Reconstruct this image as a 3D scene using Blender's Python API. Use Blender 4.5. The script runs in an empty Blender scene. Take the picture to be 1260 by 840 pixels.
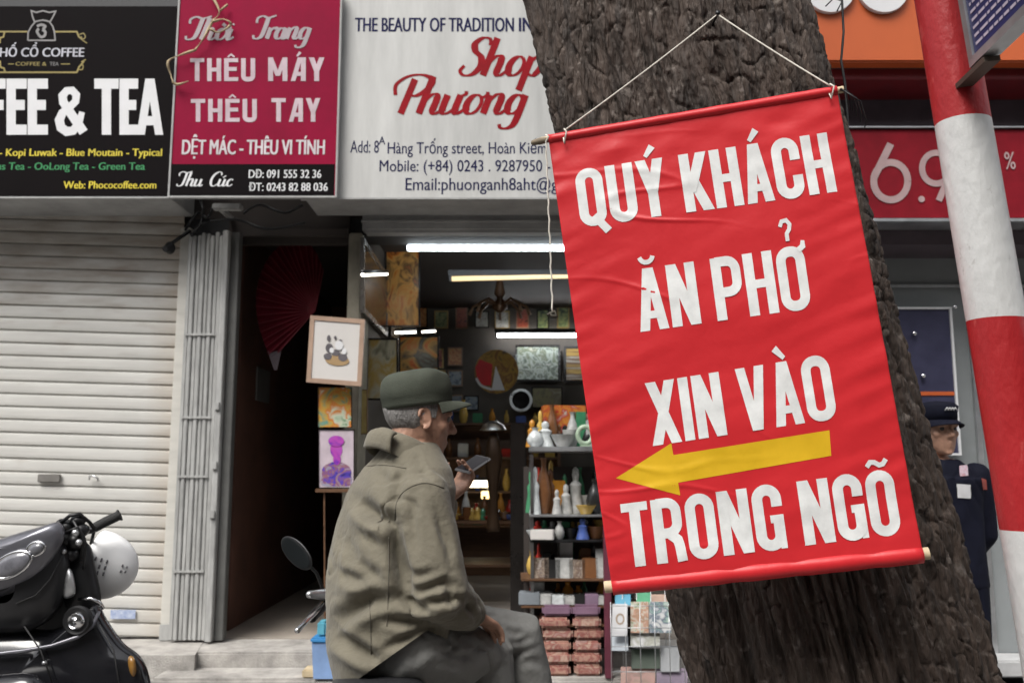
import bpy, bmesh, math, random
import numpy as np
from mathutils import Vector, Matrix, noise
random.seed(7); rng = np.random.default_rng(7)
scn = bpy.context.scene
C = scn.collection
R = math.radians

# ------------------------------------------------------------------ camera, light, exposure
PITCH = R(8.0); FPX = 1120.0; EYE = 1.35
cam = bpy.data.cameras.new('camera'); cam_o = bpy.data.objects.new('camera', cam); C.objects.link(cam_o)
cam.sensor_width = 36; cam.lens = 36 * FPX / 1260
cam.clip_start = 0.05; cam.clip_end = 400
cam_o.location = (0, 0, EYE); cam_o.rotation_euler = (R(90) + PITCH, 0, 0)
cam.dof.use_dof = True; cam.dof.focus_distance = 2.05; cam.dof.aperture_fstop = 6.3
scn.camera = cam_o

SUN_EL, SUN_AZ = R(54), R(212)          # high, behind the camera and to its left
world = bpy.data.worlds.new('World'); scn.world = world; world.use_nodes = True
nt = world.node_tree; nt.nodes.clear()
sky = nt.nodes.new('ShaderNodeTexSky'); sky.sky_type = 'NISHITA'; sky.sun_disc = False
sky.sun_elevation = SUN_EL; sky.sun_rotation = SUN_AZ; sky.air_density = 1.0; sky.dust_density = 4.0
hs = nt.nodes.new('ShaderNodeHueSaturation'); hs.inputs['Saturation'].default_value = 0.22
bg = nt.nodes.new('ShaderNodeBackground'); bg.inputs['Strength'].default_value = 0.10
wo = nt.nodes.new('ShaderNodeOutputWorld')
nt.links.new(sky.outputs[0], hs.inputs['Color']); nt.links.new(hs.outputs[0], bg.inputs[0]); nt.links.new(bg.outputs[0], wo.inputs[0])
sun = bpy.data.lights.new('sun', 'SUN'); sun.energy = 1.5; sun.angle = R(32); sun.color = (1.0, 0.97, 0.92)
sun_o = bpy.data.objects.new('sun', sun); C.objects.link(sun_o)
sd = Vector((math.sin(SUN_AZ) * math.cos(SUN_EL), math.cos(SUN_AZ) * math.cos(SUN_EL), math.sin(SUN_EL)))
sun_o.rotation_euler = sd.to_track_quat('Z', 'Y').to_euler(); sun_o.location = sd * 30
scn.view_settings.view_transform = 'Standard'; scn.view_settings.look = 'None'
scn.view_settings.exposure = 1.12; scn.view_settings.gamma = 1.0
scn.cycles.use_denoising = True
scn.cycles.max_bounces = 6; scn.cycles.diffuse_bounces = 3; scn.cycles.glossy_bounces = 3
scn.cycles.transmission_bounces = 4; scn.cycles.transparent_max_bounces = 6
scn.cycles.sample_clamp_indirect = 6.0

def P(x, y, Y):
    """the place at distance Y in front of the camera that lies behind photo pixel x, y"""
    u = (x - 630) / FPX; v = (y - 420) / FPX
    t = Y / (math.cos(PITCH) + v * math.sin(PITCH))
    return Vector((u * t, Y, EYE + t * (math.sin(PITCH) - v * math.cos(PITCH))))
def ray(x, y):
    u = (x - 630) / FPX; v = (y - 420) / FPX
    return np.array([u, math.cos(PITCH) + v * math.sin(PITCH), math.sin(PITCH) - v * math.cos(PITCH)])
def to_px(V):
    """photo pixels of an (n,3) array of world points"""
    d = V - np.array([0, 0, EYE]); cp, sp = math.cos(PITCH), math.sin(PITCH)
    f = d[:, 1] * cp + d[:, 2] * sp; w = d[:, 1] * sp - d[:, 2] * cp
    return np.stack([630 + FPX * d[:, 0] / f, 420 + FPX * w / f], 1)

# ------------------------------------------------------------------ materials
def mat(name, col, rough=0.6, metal=0.0, nscale=6.0, namt=0.25, bump=0.0, bscale=60.0, stretch=(1, 1, 1), col2=None,
        emit=None, estr=0.0, trans=0.0, ior=1.45, alpha=1.0, spec=0.5, rvar=0.15, coat=0.0, sheen=0.0):
    m = bpy.data.materials.new(name); m.use_nodes = True
    n = m.node_tree.nodes; l = m.node_tree.links; b = n['Principled BSDF']
    tc = n.new('ShaderNodeTexCoord'); mp = n.new('ShaderNodeMapping'); mp.inputs['Scale'].default_value = stretch
    l.new(tc.outputs['Object'], mp.inputs[0])
    tx = n.new('ShaderNodeTexNoise'); tx.inputs['Scale'].default_value = nscale; tx.inputs['Detail'].default_value = 6; tx.inputs['Roughness'].default_value = 0.65
    l.new(mp.outputs[0], tx.inputs['Vector'])
    rp = n.new('ShaderNodeValToRGB'); rp.color_ramp.elements[0].position = 0.3; rp.color_ramp.elements[1].position = 0.72
    c = Vector(col[:3]); d = Vector(col2[:3]) if col2 else c * (1 - namt); e = c if col2 else c * (1 + namt * 0.6)
    rp.color_ramp.elements[0].color = (*d, 1); rp.color_ramp.elements[1].color = (*[min(1, k) for k in e], 1)
    l.new(tx.outputs['Fac'], rp.inputs[0]); l.new(rp.outputs[0], b.inputs['Base Color'])
    mr = n.new('ShaderNodeMapRange'); mr.inputs['To Min'].default_value = max(0.02, rough - rvar); mr.inputs['To Max'].default_value = min(1, rough + rvar)
    l.new(tx.outputs['Fac'], mr.inputs['Value']); l.new(mr.outputs[0], b.inputs['Roughness'])
    b.inputs['Metallic'].default_value = metal; b.inputs['IOR'].default_value = ior
    b.inputs['Specular IOR Level'].default_value = spec
    b.inputs['Transmission Weight'].default_value = trans; b.inputs['Alpha'].default_value = alpha
    b.inputs['Coat Weight'].default_value = coat; b.inputs['Coat Roughness'].default_value = 0.08
    b.inputs['Sheen Weight'].default_value = sheen
    if emit:
        b.inputs['Emission Color'].default_value = (*emit, 1); b.inputs['Emission Strength'].default_value = estr
    if bump:
        t2 = n.new('ShaderNodeTexNoise'); t2.inputs['Scale'].default_value = bscale; t2.inputs['Detail'].default_value = 4
        l.new(mp.outputs[0], t2.inputs['Vector'])
        bp = n.new('ShaderNodeBump'); bp.inputs['Strength'].default_value = bump; bp.inputs['Distance'].default_value = 0.01
        l.new(t2.outputs['Fac'], bp.inputs['Height']); l.new(bp.outputs[0], b.inputs['Normal'])
    return m
def art(name, cols, scale=6.0, rough=0.3, stretch=(1, 1, 1), seed=0.0, distort=1.5):
    """a painted or printed surface: patches of several colours"""
    m = bpy.data.materials.new(name); m.use_nodes = True
    n = m.node_tree.nodes; l = m.node_tree.links; b = n['Principled BSDF']
    tc = n.new('ShaderNodeTexCoord'); mp = n.new('ShaderNodeMapping'); mp.inputs['Scale'].default_value = stretch
    mp.inputs['Location'].default_value = (seed, seed * 1.7, seed * 0.6)
    l.new(tc.outputs['Object'], mp.inputs[0])
    tx = n.new('ShaderNodeTexNoise'); tx.inputs['Scale'].default_value = scale; tx.inputs['Detail'].default_value = 5; tx.inputs['Distortion'].default_value = distort
    l.new(mp.outputs[0], tx.inputs['Vector'])
    rp = n.new('ShaderNodeValToRGB'); k = len(cols)
    while len(rp.color_ramp.elements) < k: rp.color_ramp.elements.new(0.5)
    for i, c in enumerate(cols):
        rp.color_ramp.elements[i].position = 0.3 + 0.4 * i / max(1, k - 1); rp.color_ramp.elements[i].color = (*c, 1)
    l.new(tx.outputs['Fac'], rp.inputs[0]); l.new(rp.outputs[0], b.inputs['Base Color'])
    b.inputs['Roughness'].default_value = rough
    return m

# ------------------------------------------------------------------ mesh collector
class MB:
    def __init__(s): s.v = []; s.f = []; s.m = []; s.mi = 0
    def add(s, vs, fs):
        o = len(s.v); s.v += [tuple(x) for x in vs]; s.f += [tuple(i + o for i in f) for f in fs]; s.m += [s.mi] * len(fs); return s
    def box(s, a, b, bev=0.0, M=None):
        """axis box between corners a and b, edges cut by bev"""
        a = Vector(a); b = Vector(b)
        lo = Vector([min(a[i], b[i]) for i in range(3)]); hi = Vector([max(a[i], b[i]) for i in range(3)])
        bm = bmesh.new(); bmesh.ops.create_cube(bm, size=1)
        for v in bm.verts: v.co = Vector([lo[i] + (v.co[i] + 0.5) * (hi[i] - lo[i]) for i in range(3)])
        if bev: bmesh.ops.bevel(bm, geom=bm.edges[:], offset=min(bev, 0.45 * min(hi - lo)), segments=2, affect='EDGES')
        return s.bm(bm, M)
    def bm(s, bm, M=None):
        bm.verts.index_update()
        s.add([(M @ v.co if M else v.co) for v in bm.verts], [[v.index for v in f.verts] for f in bm.faces]); bm.free(); return s
    def hexa(s, A, B):
        """solid between quad A and quad B (same winding)"""
        vs = list(A) + list(B); n = len(A)
        fs = [tuple(range(n))[::-1], tuple(range(n, 2 * n))] + [(i, (i + 1) % n, n + (i + 1) % n, n + i) for i in range(n)]
        return s.add(vs, fs)
    def slab(s, poly, d):
        """polygon thickened by the vector d"""
        d = Vector(d); return s.hexa([Vector(p) for p in poly], [Vector(p) + d for p in poly])
    def tube(s, pts, r, n=10, cap=True):
        pts = [Vector(p) for p in pts]; k = len(pts); r = [r] * k if not hasattr(r, '__len__') else r
        vs = []; fs = []; up = None
        for i, p in enumerate(pts):
            t = (pts[min(i + 1, k - 1)] - pts[max(i - 1, 0)]).normalized()
            if up is None: up = t.orthogonal().normalized()
            up = (up - t * up.dot(t)); up = up.normalized() if up.length > 1e-6 else t.orthogonal().normalized()
            w = t.cross(up)
            for j in range(n):
                a = 2 * math.pi * j / n; vs.append(p + (up * math.cos(a) + w * math.sin(a)) * r[i])
        for i in range(k - 1):
            for j in range(n):
                fs.append((i * n + j, i * n + (j + 1) % n, (i + 1) * n + (j + 1) % n, (i + 1) * n + j))
        if cap: fs += [tuple(range(n))[::-1], tuple(range((k - 1) * n, k * n))]
        return s.add(vs, fs)
    def capsule(s, pts, r, n=10):
        """tube with rounded ends"""
        pts = [Vector(p) for p in pts]; k = len(pts); r = [r] * k if not hasattr(r, '__len__') else list(r)
        a = (pts[0] - pts[1]).normalized(); b = (pts[-1] - pts[-2]).normalized()
        P0 = [pts[0] + a * r[0] * q for q in (0.98, 0.8, 0.45)]; R0 = [r[0] * q for q in (0.2, 0.6, 0.9)]
        P1 = [pts[-1] + b * r[-1] * q for q in (0.45, 0.8, 0.98)]; R1 = [r[-1] * q for q in (0.9, 0.6, 0.2)]
        return s.tube(P0 + pts + P1, R0 + r + R1, n)
    def loft(s, rings, n=28, power=2.0, cap=True):
        """rings of (centre, axis u, axis v, ru, rv)"""
        vs = []; fs = []; k = len(rings)
        for (c, u, v, ru, rv) in rings:
            c = Vector(c); u = Vector(u); v = Vector(v)
            for j in range(n):
                a = 2 * math.pi * j / n; ca, sa = math.cos(a), math.sin(a)
                e = 2.0 / power
                vs.append(c + u * (ru * math.copysign(abs(ca) ** e, ca)) + v * (rv * math.copysign(abs(sa) ** e, sa)))
        for i in range(k - 1):
            for j in range(n): fs.append((i * n + j, i * n + (j + 1) % n, (i + 1) * n + (j + 1) % n, (i + 1) * n + j))
        if cap: fs += [tuple(range(n))[::-1], tuple(range((k - 1) * n, k * n))]
        return s.add(vs, fs)
    def lathe(s, prof, c, axis=(0, 0, 1), n=20, cap=True):
        z = Vector(axis).normalized(); u = z.orthogonal().normalized(); w = z.cross(u); c = Vector(c)
        return s.loft([(c + z * h, u, w, r, r) for r, h in prof], n, 2.0, cap)
    def ball(s, c, r, M=None, n=16):
        r = r if hasattr(r, '__len__') else (r, r, r); c = Vector(c); M = M or Matrix.Identity(3)
        u, v, w = M.col[0], M.col[1], M.col[2]; k = n // 2
        return s.loft([(c + w * (r[2] * math.cos(math.pi * (i + .15) / (k + .3))), u, v, r[0] * math.sin(math.pi * (i + .15) / (k + .3)), r[1] * math.sin(math.pi * (i + .15) / (k + .3))) for i in range(k + 1)], n)
    def build(s, name, mats, parent=None, smooth=False, weld=False):
        me = bpy.data.meshes.new(name); off = wloc(parent)
        me.from_pydata([tuple(Vector(v) - off) for v in s.v], [], s.f)
        mats = mats if isinstance(mats, (list, tuple)) else [mats]
        for m in mats: me.materials.append(m)
        if len(mats) > 1: me.polygons.foreach_set('material_index', s.m)
        bm = bmesh.new(); bm.from_mesh(me); bmesh.ops.recalc_face_normals(bm, faces=bm.faces[:]); bm.to_mesh(me); bm.free()
        if smooth:
            me.polygons.foreach_set('use_smooth', [True] * len(me.polygons))
            if smooth is not True: me.set_sharp_from_angle(angle=R(smooth))
        me.update()
        o = bpy.data.objects.new(name, me); C.objects.link(o)
        if parent: o.parent = parent
        return o
def wloc(o):
    v = Vector((0, 0, 0))
    while o: v += o.location; o = o.parent
    return v
def tag(o, label=None, cat=None, group=None, kind=None):
    for k, v in (('label', label), ('category', cat), ('group', group), ('kind', kind)):
        if v: o[k] = v
    return o
def thing(name, label, cat, loc, group=None):
    o = bpy.data.objects.new(name, None); C.objects.link(o); o.location = loc; o.empty_display_size = 0.1
    return tag(o, label, cat, group)
def dup(src, delta, label=None):
    """copy of a thing with its parts and their sub-parts"""
    c = src.copy(); C.objects.link(c); c.location = src.location + Vector(delta)
    if label: c['label'] = label
    for ch in list(src.children):
        k = ch.copy(); C.objects.link(k); k.parent = c
        for g in list(ch.children):
            q = g.copy(); C.objects.link(q); q.parent = k
    return c
def fuse(mb, voxel=0.007, smooth=4):
    """one continuous surface out of overlapping closed shapes"""
    o = mb.build('fuse', [M_skin]); md = o.modifiers.new('r', 'REMESH'); md.mode = 'VOXEL'; md.voxel_size = voxel; md.use_smooth_shade = True
    if smooth:
        sm = o.modifiers.new('s', 'SMOOTH'); sm.factor = 0.5; sm.iterations = smooth
    dg = bpy.context.evaluated_depsgraph_get(); dg.update()
    me = bpy.data.meshes.new_from_object(o.evaluated_get(dg)); bpy.data.objects.remove(o)
    return me
def get_vn(me):
    n = len(me.vertices); V = np.empty(n * 3); N = np.empty(n * 3)
    me.vertices.foreach_get('co', V); me.vertices.foreach_get('normal', N)
    return V.reshape(-1, 3).copy(), N.reshape(-1, 3).copy()
def put_mesh(name, me, m, parent):
    off = wloc(parent); me.transform(Matrix.Translation(-off)); me.materials.clear(); me.materials.append(m)
    me.polygons.foreach_set('use_smooth', [True] * len(me.polygons)); me.name = name
    o = bpy.data.objects.new(name, me); C.objects.link(o); o.parent = parent
    return o
def folds(V, N, lines):
    """press creases into a cloth surface: each line = (pixel points, depth, width px, side shift)"""
    px = to_px(V); V2 = V.copy()
    face = np.clip(-(N @ np.array([0, 1.0, 0])) * 1.6 + 0.35, 0, 1)
    for pts, dep, wid in lines:
        best = np.full(len(V), 1e9); tt = np.zeros(len(V)); pts = np.array(pts, float); ns = len(pts) - 1
        for i in range(ns):
            a, b = pts[i], pts[i + 1]; ab = b - a
            t = np.clip(((px - a) @ ab) / (ab @ ab), 0, 1); dd = px - (a + t[:, None] * ab)
            sgn = np.sign(dd[:, 0] * -ab[1] + dd[:, 1] * ab[0]); dist = np.hypot(dd[:, 0], dd[:, 1])
            k = dist < np.abs(best); best = np.where(k, dist * sgn, best); tt = np.where(k, (i + t) / ns, tt)
        fade = np.sin(np.clip(tt, 0.02, 0.98) * math.pi) ** 0.6
        x = best / wid
        prof = -np.exp(-x * x) + 0.55 * np.exp(-((x - 1.6) / 1.0) ** 2) + 0.25 * np.exp(-((x + 1.7) / 0.9) ** 2)
        V2 += N * (prof * dep * fade * face)[:, None]
    return V2

# ------------------------------------------------------------------ lettering
_fc = bpy.data.curves.new('lettering', 'FONT'); _fo = bpy.data.objects.new('lettering', _fc); C.objects.link(_fo)
def text2d(body, bold=0.0, shear=0.0, space=1.0):
    _fc.body = body; _fc.offset = bold; _fc.shear = shear; _fc.space_character = space; _fc.resolution_u = 3
    dg = bpy.context.evaluated_depsgraph_get(); dg.update()
    e = _fo.evaluated_get(dg); me = e.to_mesh()
    v = np.array([(p.co.x, p.co.y) for p in me.vertices]); f = [tuple(p.vertices) for p in me.polygons]
    e.to_mesh_clear(); return v, f
def put_text(mb, body, box, Y, bold=0.0, shear=0.0, cap=0.69, space=1.0, clip=None):
    """lettering that fills the sign-plane rectangle (pixels x0,y0 top left .. x1,y1 baseline right) on the plane at Y"""
    v, f = text2d(body, 0.0, shear, space); x0, y0, x1, y1 = box
    lo, hi = v[:, 0].min(), v[:, 0].max()
    A = P(x0, y1, Y); B = P(x1, y1, Y); T = P(x0, y0, Y)
    X = A.x + (v[:, 0] - lo) / (hi - lo) * (B.x - A.x); Z = A.z + v[:, 1] / cap * (T.z - A.z)
    g = bold * .75 * (B.x - A.x) / (hi - lo)
    for k, s in enumerate((-1, -.33, .33, 1) if bold > .025 else (-.6, .6) if bold else (0,)): mb.add([(x + s * g, Y - .00012 * k, z) for x, z in zip(X, Z)], f)
def ribbon(mb, pts, w, fmap, sub=0.04, closed=False, lift=0.0, across=4):
    """stroke of width w (number or list) along 2-D points; fmap lifts (x, y, lift) into the world"""
    pts = [np.array(p, float) for p in pts]; ws = list(w) if hasattr(w, '__len__') else [w] * len(pts)
    if closed: pts = pts + [pts[0]]; ws = ws + [ws[0]]
    kp = [0] + [i for i in range(1, len(pts)) if np.linalg.norm(pts[i] - pts[i - 1]) > 1e-4]; pts = [pts[i] for i in kp]; ws = [ws[i] for i in kp]
    q = []; qw = []
    for i in range(len(pts) - 1):
        n = max(1, int(np.linalg.norm(pts[i + 1] - pts[i]) / sub))
        for k in range(n): q.append(pts[i] + (pts[i + 1] - pts[i]) * k / n); qw.append(ws[i] + (ws[i + 1] - ws[i]) * k / n)
    q.append(pts[-1]); qw.append(ws[-1])
    vs = []; fs = []; k = len(q)
    for i in range(k):
        if closed: a = q[i - 1 if i > 0 else k - 2]; b = q[i + 1 if i < k - 1 else 1]
        else: a = q[max(i - 1, 0)]; b = q[min(i + 1, k - 1)]
        d1 = q[i] - a; d2 = b - q[i]
        l1 = np.linalg.norm(d1); l2 = np.linalg.norm(d2)
        d1 = d1 / l1 if l1 > 1e-9 else d2 / l2; d2 = d2 / l2 if l2 > 1e-9 else d1
        n1 = np.array([-d1[1], d1[0]]); n2 = np.array([-d2[1], d2[0]]); m = n1 + n2; m /= max(np.linalg.norm(m), 1e-6)
        c = max(m @ n1, 0.5); m = m / c
        for j in range(across + 1): vs.append(fmap(*(q[i] + m * qw[i] * (0.5 - j / across)), lift + .0003 * i / k))
    for i in range(k - 1):
        for j in range(across): fs.append((i * (across + 1) + j, (i + 1) * (across + 1) + j, (i + 1) * (across + 1) + j + 1, i * (across + 1) + j + 1))
    mb.add(vs, fs)
def arc(cx, cy, rx, ry, a0, a1, n=10):
    return [(cx + rx * math.cos(R(a0 + (a1 - a0) * i / n)), cy + ry * math.sin(R(a0 + (a1 - a0) * i / n))) for i in range(n + 1)]
def gothic(ch, tx=0.17, ty=0.135, w=0.46):
    """strokes of a heavy condensed capital in a box w wide and 1 high: [(kind, points, width)]"""
    a, b = tx / 2, w - tx / 2; t, u = 1 - ty / 2, ty / 2; r = 0.15; S = []
    def st(x): S.append(('p', [(x, 0), (x, 1)], tx))
    def dg(x0, y0, x1, y1, k=1.0): S.append(('d', [(x0, y0), (x1, y1)], tx * k))
    def rr(x0, y0, x1, y1, q=r):
        return arc(x1 - q, y1 - q, q, q, 0, 90, 6) + arc(x0 + q, y1 - q, q, q, 90, 180, 6) + arc(x0 + q, y0 + q, q, q, 180, 270, 6) + arc(x1 - q, y0 + q, q, q, 270, 360, 6)
    if ch in 'OQ':
        S.append(('c', rr(a, u, b, t), tx * 0.95))
        if ch == 'Q': S.append(('p', [(w * .52, .17), (w * .98, -0.13)], tx * .8))
    elif ch == 'U': S.append(('p', [(a, 1)] + arc(a + r, u + r, r, r, 180, 270, 6) + arc(b - r, u + r, r, r, 270, 360, 6) + [(b, 1)], tx))
    elif ch == 'Y': dg(tx * .5, 1, w / 2, .42); dg(w - tx * .5, 1, w / 2, .42); S.append(('p', [(w / 2, 0), (w / 2, .47)], tx))
    elif ch == 'K': st(a); dg(w - tx * .5, 1, tx * .75, .33, 1.0); dg(w * .40, .55, w - tx * .45, 0, 1.05)
    elif ch == 'H': st(a); st(b); S.append(('p', [(a, .5), (b, .5)], ty))
    elif ch == 'A': dg(tx * .5, 0, w / 2 - .01, 1, .95); dg(w - tx * .5, 0, w / 2 + .01, 1, .95); S.append(('p', [(w * .24, .25), (w * .76, .25)], ty * .9))
    elif ch == 'V': dg(tx * .5, 1, w / 2 - .01, 0, .95); dg(w - tx * .5, 1, w / 2 + .01, 0, .95)
    elif ch == 'X': dg(tx * .5, 1, w - tx * .5, 0, 1.0); dg(w - tx * .5, 1, tx * .5, 0, 1.0)
    elif ch == 'N': st(a); st(b); dg(a, 1, b, 0, 1.0)
    elif ch == 'I': st(a)
    elif ch == 'C': S.append(('p', [(b, .63), (b, t - r)] + arc(b - r, t - r, r, r, 0, 90, 6) + arc(a + r, t - r, r, r, 90, 180, 6) + arc(a + r, u + r, r, r, 180, 270, 6) + arc(b - r, u + r, r, r, 270, 360, 6) + [(b, .37)], tx))
    elif ch == 'G': S.append(('p', [(b, .66), (b, t - r)] + arc(b - r, t - r, r, r, 0, 90, 6) + arc(a + r, t - r, r, r, 90, 180, 6) + arc(a + r, u + r, r, r, 180, 270, 6) + arc(b - r, u + r, r, r, 270, 360, 6) + [(b, .5)], tx)); S.append(('p', [(w * .55, .47), (w, .47)], ty * .9)); S.append(('p', [(b + tx * .2, 0), (b + tx * .2, .3)], tx * .6))
    elif ch in 'PR':
        st(a); yl = .44 if ch == 'P' else .46
        S.append(('p', [(a, t)] + arc(b - r, t - r, r, r, 90, 0, 6) + arc(b - r, yl + r, r, r, 0, -90, 6) + [(a, yl)], ty * 1.15))
        if ch == 'R': S.append(('p', [(w * .5, yl), (b - .02, yl - .12), (b, .25), (b + .02, 0)], tx * .92))
    elif ch == 'M': st(a); st(b); dg(a, 1, w / 2, .22, .85); dg(b, 1, w / 2, .22, .85)
    elif ch == 'B': dg(tx * .5, 0, w * .62, 1, .9); st(b); S.append(('p', [(w * .3, .3), (w * .8, .3)], ty)); S.append(('p', [(w * .5, t), (b, t)], ty))
    elif ch == 'T': S.append(('p', [(0, t), (w, t)], ty)); S.append(('p', [(w / 2, 0), (w / 2, t)], tx))
    elif ch in 'FE':
        st(a); S.append(('p', [(a, t), (w, t)], ty)); S.append(('p', [(a, .53), (w * .9, .53)], ty))
        if ch == 'E': S.append(('p', [(a, u), (w, u)], ty))
    return S
ACC = {'Ý': ('Y', 'acute'), 'Á': ('A', 'acute'), 'Ă': ('A', 'breve'), 'Ở': ('O', 'hookhorn'), 'À': ('A', 'grave'), 'Õ': ('O', 'tilde'), 'Ê': ('E', 'hat'), 'á': ('B', 'acute')}
def put_gothic(mb, word, fmap, w=0.46, gap=0.07, widths={}, tx=0.17, ty=0.135, sub=0.06):
    """lay out word from x=0; returns its length; fmap(x, y, lift) with the cap height = 1"""
    x = 0.0; n = 0
    for ch in word:
        if ch == ' ': x += 0.22; continue
        base, acc = ACC.get(ch, (ch, None)); cw = tx if base == 'I' else widths.get(base, w)
        for kind, pts, wd in gothic(base, tx, ty, cw):
            pp = [(p[0] + x, p[1]) for p in pts]; n += 1; lf = 0.00008 * (n % 9)
            if kind == 'd':
                (x0, y0), (x1, y1) = pp; h = wd * math.hypot(x1 - x0, y1 - y0) / abs(y1 - y0)
                k = 14; vs = []; fs = []
                for i in range(k + 1):
                    s = i / k
                    for j in range(4): vs.append(fmap(x0 + (x1 - x0) * s + h * (j / 3 - .5), y0 + (y1 - y0) * s, lf))
                for i in range(k):
                    for j in range(3): fs.append((i * 4 + j, i * 4 + j + 1, i * 4 + j + 5, i * 4 + j + 4))
                mb.add(vs, fs)
            else: ribbon(mb, pp, wd, fmap, sub, kind == 'c', lf)
        c = x + cw / 2
        if acc == 'acute': ribbon(mb, [(c - .05, 1.05), (c + .09, 1.22)], [.07, .12], fmap, .05, lift=.0008)
        if acc == 'grave': ribbon(mb, [(c + .06, 1.05), (c - .09, 1.22)], [.07, .12], fmap, .05, lift=.0008)
        if acc == 'breve': ribbon(mb, arc(c, 1.2, .115, .11, 190, 350, 8), .075, fmap, .05, lift=.0008)
        if acc == 'tilde': ribbon(mb, [(c - .16, 1.08), (c - .10, 1.15), (c - .03, 1.14), (c + .04, 1.09), (c + .10, 1.1), (c + .16, 1.17)], .075, fmap, .05, lift=.0008)
        if acc == 'hat': ribbon(mb, [(c - .15, 1.05), (c, 1.17), (c + .15, 1.05)], .07, fmap, .05, lift=.0008)
        if acc == 'hookhorn':
            ribbon(mb, [(c - .10, 1.34), (c - .06, 1.42), (c + .02, 1.43), (c + .07, 1.36), (c + .05, 1.28), (c, 1.22), (c, 1.1)], .065, fmap, .05, lift=.0008)
            ribbon(mb, [(c + .15, .93), (c + .24, .99), (c + .25, 1.08)], [.09, .09, .06], fmap, .05, lift=.0008)
        x += cw + gap
    return x - gap
# ------------------------------------------------------------------ shared materials
M_skin = mat('skin', (0.40, 0.225, 0.155), 0.5, nscale=45, namt=0.3, bump=0.15, bscale=160)
M_asphalt = mat('asphalt', (0.06, 0.06, 0.062), 0.85, nscale=3, namt=0.3, bump=0.5, bscale=220)
M_paving = mat('paving', (0.22, 0.21, 0.2), 0.8, nscale=5, namt=0.3, bump=0.3, bscale=120)
M_conc = mat('worn concrete', (0.38, 0.36, 0.335), 0.85, nscale=7, namt=0.45, bump=0.5, bscale=90)
M_tile = mat('floor tile', (0.34, 0.30, 0.26), 0.45, nscale=4, namt=0.3)
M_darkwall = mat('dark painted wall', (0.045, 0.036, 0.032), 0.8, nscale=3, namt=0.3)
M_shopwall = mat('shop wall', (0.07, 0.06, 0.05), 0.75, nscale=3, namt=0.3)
M_plaster = mat('stained plaster', (0.27, 0.25, 0.2), 0.85, nscale=4, namt=0.4, bump=0.3, bscale=60)
M_soffit = mat('grey soffit board', (0.36, 0.36, 0.355), 0.7, nscale=4, namt=0.3)
M_ivory = mat('ivory painted steel', (0.56, 0.545, 0.50), 0.5, nscale=2.5, namt=0.14, stretch=(1, 1, 6), bump=0.05)
M_gate = mat('weathered grey steel', (0.38, 0.38, 0.37), 0.55, nscale=5, namt=0.35, stretch=(6, 6, 1), bump=0.1)
M_black = mat('black plastic', (0.012, 0.012, 0.013), 0.4)
M_darkmetal = mat('dark metal', (0.05, 0.05, 0.052), 0.4, 0.8)
M_steel = mat('steel', (0.5, 0.5, 0.5), 0.3, 1.0)
M_chrome = mat('chrome', (0.75, 0.75, 0.76), 0.12, 1.0, rvar=0.05)
M_alu = mat('brushed aluminium', (0.55, 0.56, 0.57), 0.4, 0.9)
M_white = mat('white vinyl', (0.64, 0.64, 0.65), 0.5, namt=0.06)
M_signwhite = mat('white sign board', (0.51, 0.51, 0.495), 0.5, nscale=2.2, namt=0.2, stretch=(3, 1, .5))
M_signblack = mat('black sign vinyl', (0.0065, 0.005, 0.0055), 0.7, spec=.06)
M_pink = mat('crimson sign vinyl', (0.245, 0.005, 0.034), 0.65, nscale=2, namt=0.25, spec=.1)
M_greytext = mat('silver lettering', (0.33, 0.28, 0.30), 0.45, namt=0.2)
M_yellow = mat('yellow lettering', (0.62, 0.50, 0.03), 0.5)
M_gold = mat('dull gold lettering', (0.26, 0.2, 0.05), 0.5)
M_greentext = mat('green lettering', (0.02, 0.22, 0.07), 0.5)
M_navy = mat('navy lettering', (0.014, 0.015, 0.065), 0.7, spec=.15)
M_redtext = mat('red script lettering', (0.27, 0.006, 0.012), 0.65, spec=.15)
M_wood = mat('brown wood', (0.12, 0.06, 0.03), 0.5, nscale=4, namt=0.4, stretch=(1, 1, 8))
M_palewood = mat('pale wood', (0.52, 0.42, 0.27), 0.6, nscale=12, namt=0.25)
M_string = mat('cotton string', (0.6, 0.57, 0.5), 0.9, nscale=80)

# ------------------------------------------------------------------ ground and pavement
mb = MB(); mb.add([(-150, -150, 0), (150, -150, 0), (150, 150, 0), (-150, 150, 0)], [(0, 1, 2, 3)])
tag(mb.build('road', M_asphalt), kind='structure')
mb = MB(); mb.box((-30, 1.02, -0.05), (30, 5.19, 0.1), 0.01)
for k in range(-40, 41):                     # paving joints as raised slabs
    for j in range(13):
        x = k * .32; y = 1.06 + j * .315
        mb.box((x + .004, y + .004, 0.09), (x + .316, y + .311, 0.104))
tag(mb.build('pavement', M_paving), kind='structure')
mb = MB()
for k in range(-14, 14): mb.box((k * 1.0 + .005, 0.86, -0.05), (k * 1.0 + .995, 1.015, 0.125), 0.015)
tag(mb.build('kerb', M_conc), kind='structure')

op = thing('row_house', 'plain row house across the street, behind the camera', 'building', (0, -7, 0))
mb = MB(); mb.box((-26, -8.5, 0), (26, -7, 8.6)); mb.build('wall', mat('row house plaster', (0.2, 0.19, 0.165), 0.8, nscale=1, namt=.3), op)
for k in range(-6, 7):
    for z in (1.0, 4.3): mb = MB(); mb.box((k * 3.6 - .6, -7.0, z), (k * 3.6 + .6, -6.95, z + 1.7), .02); mb.build('window', M_darkmetal, op)
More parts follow.
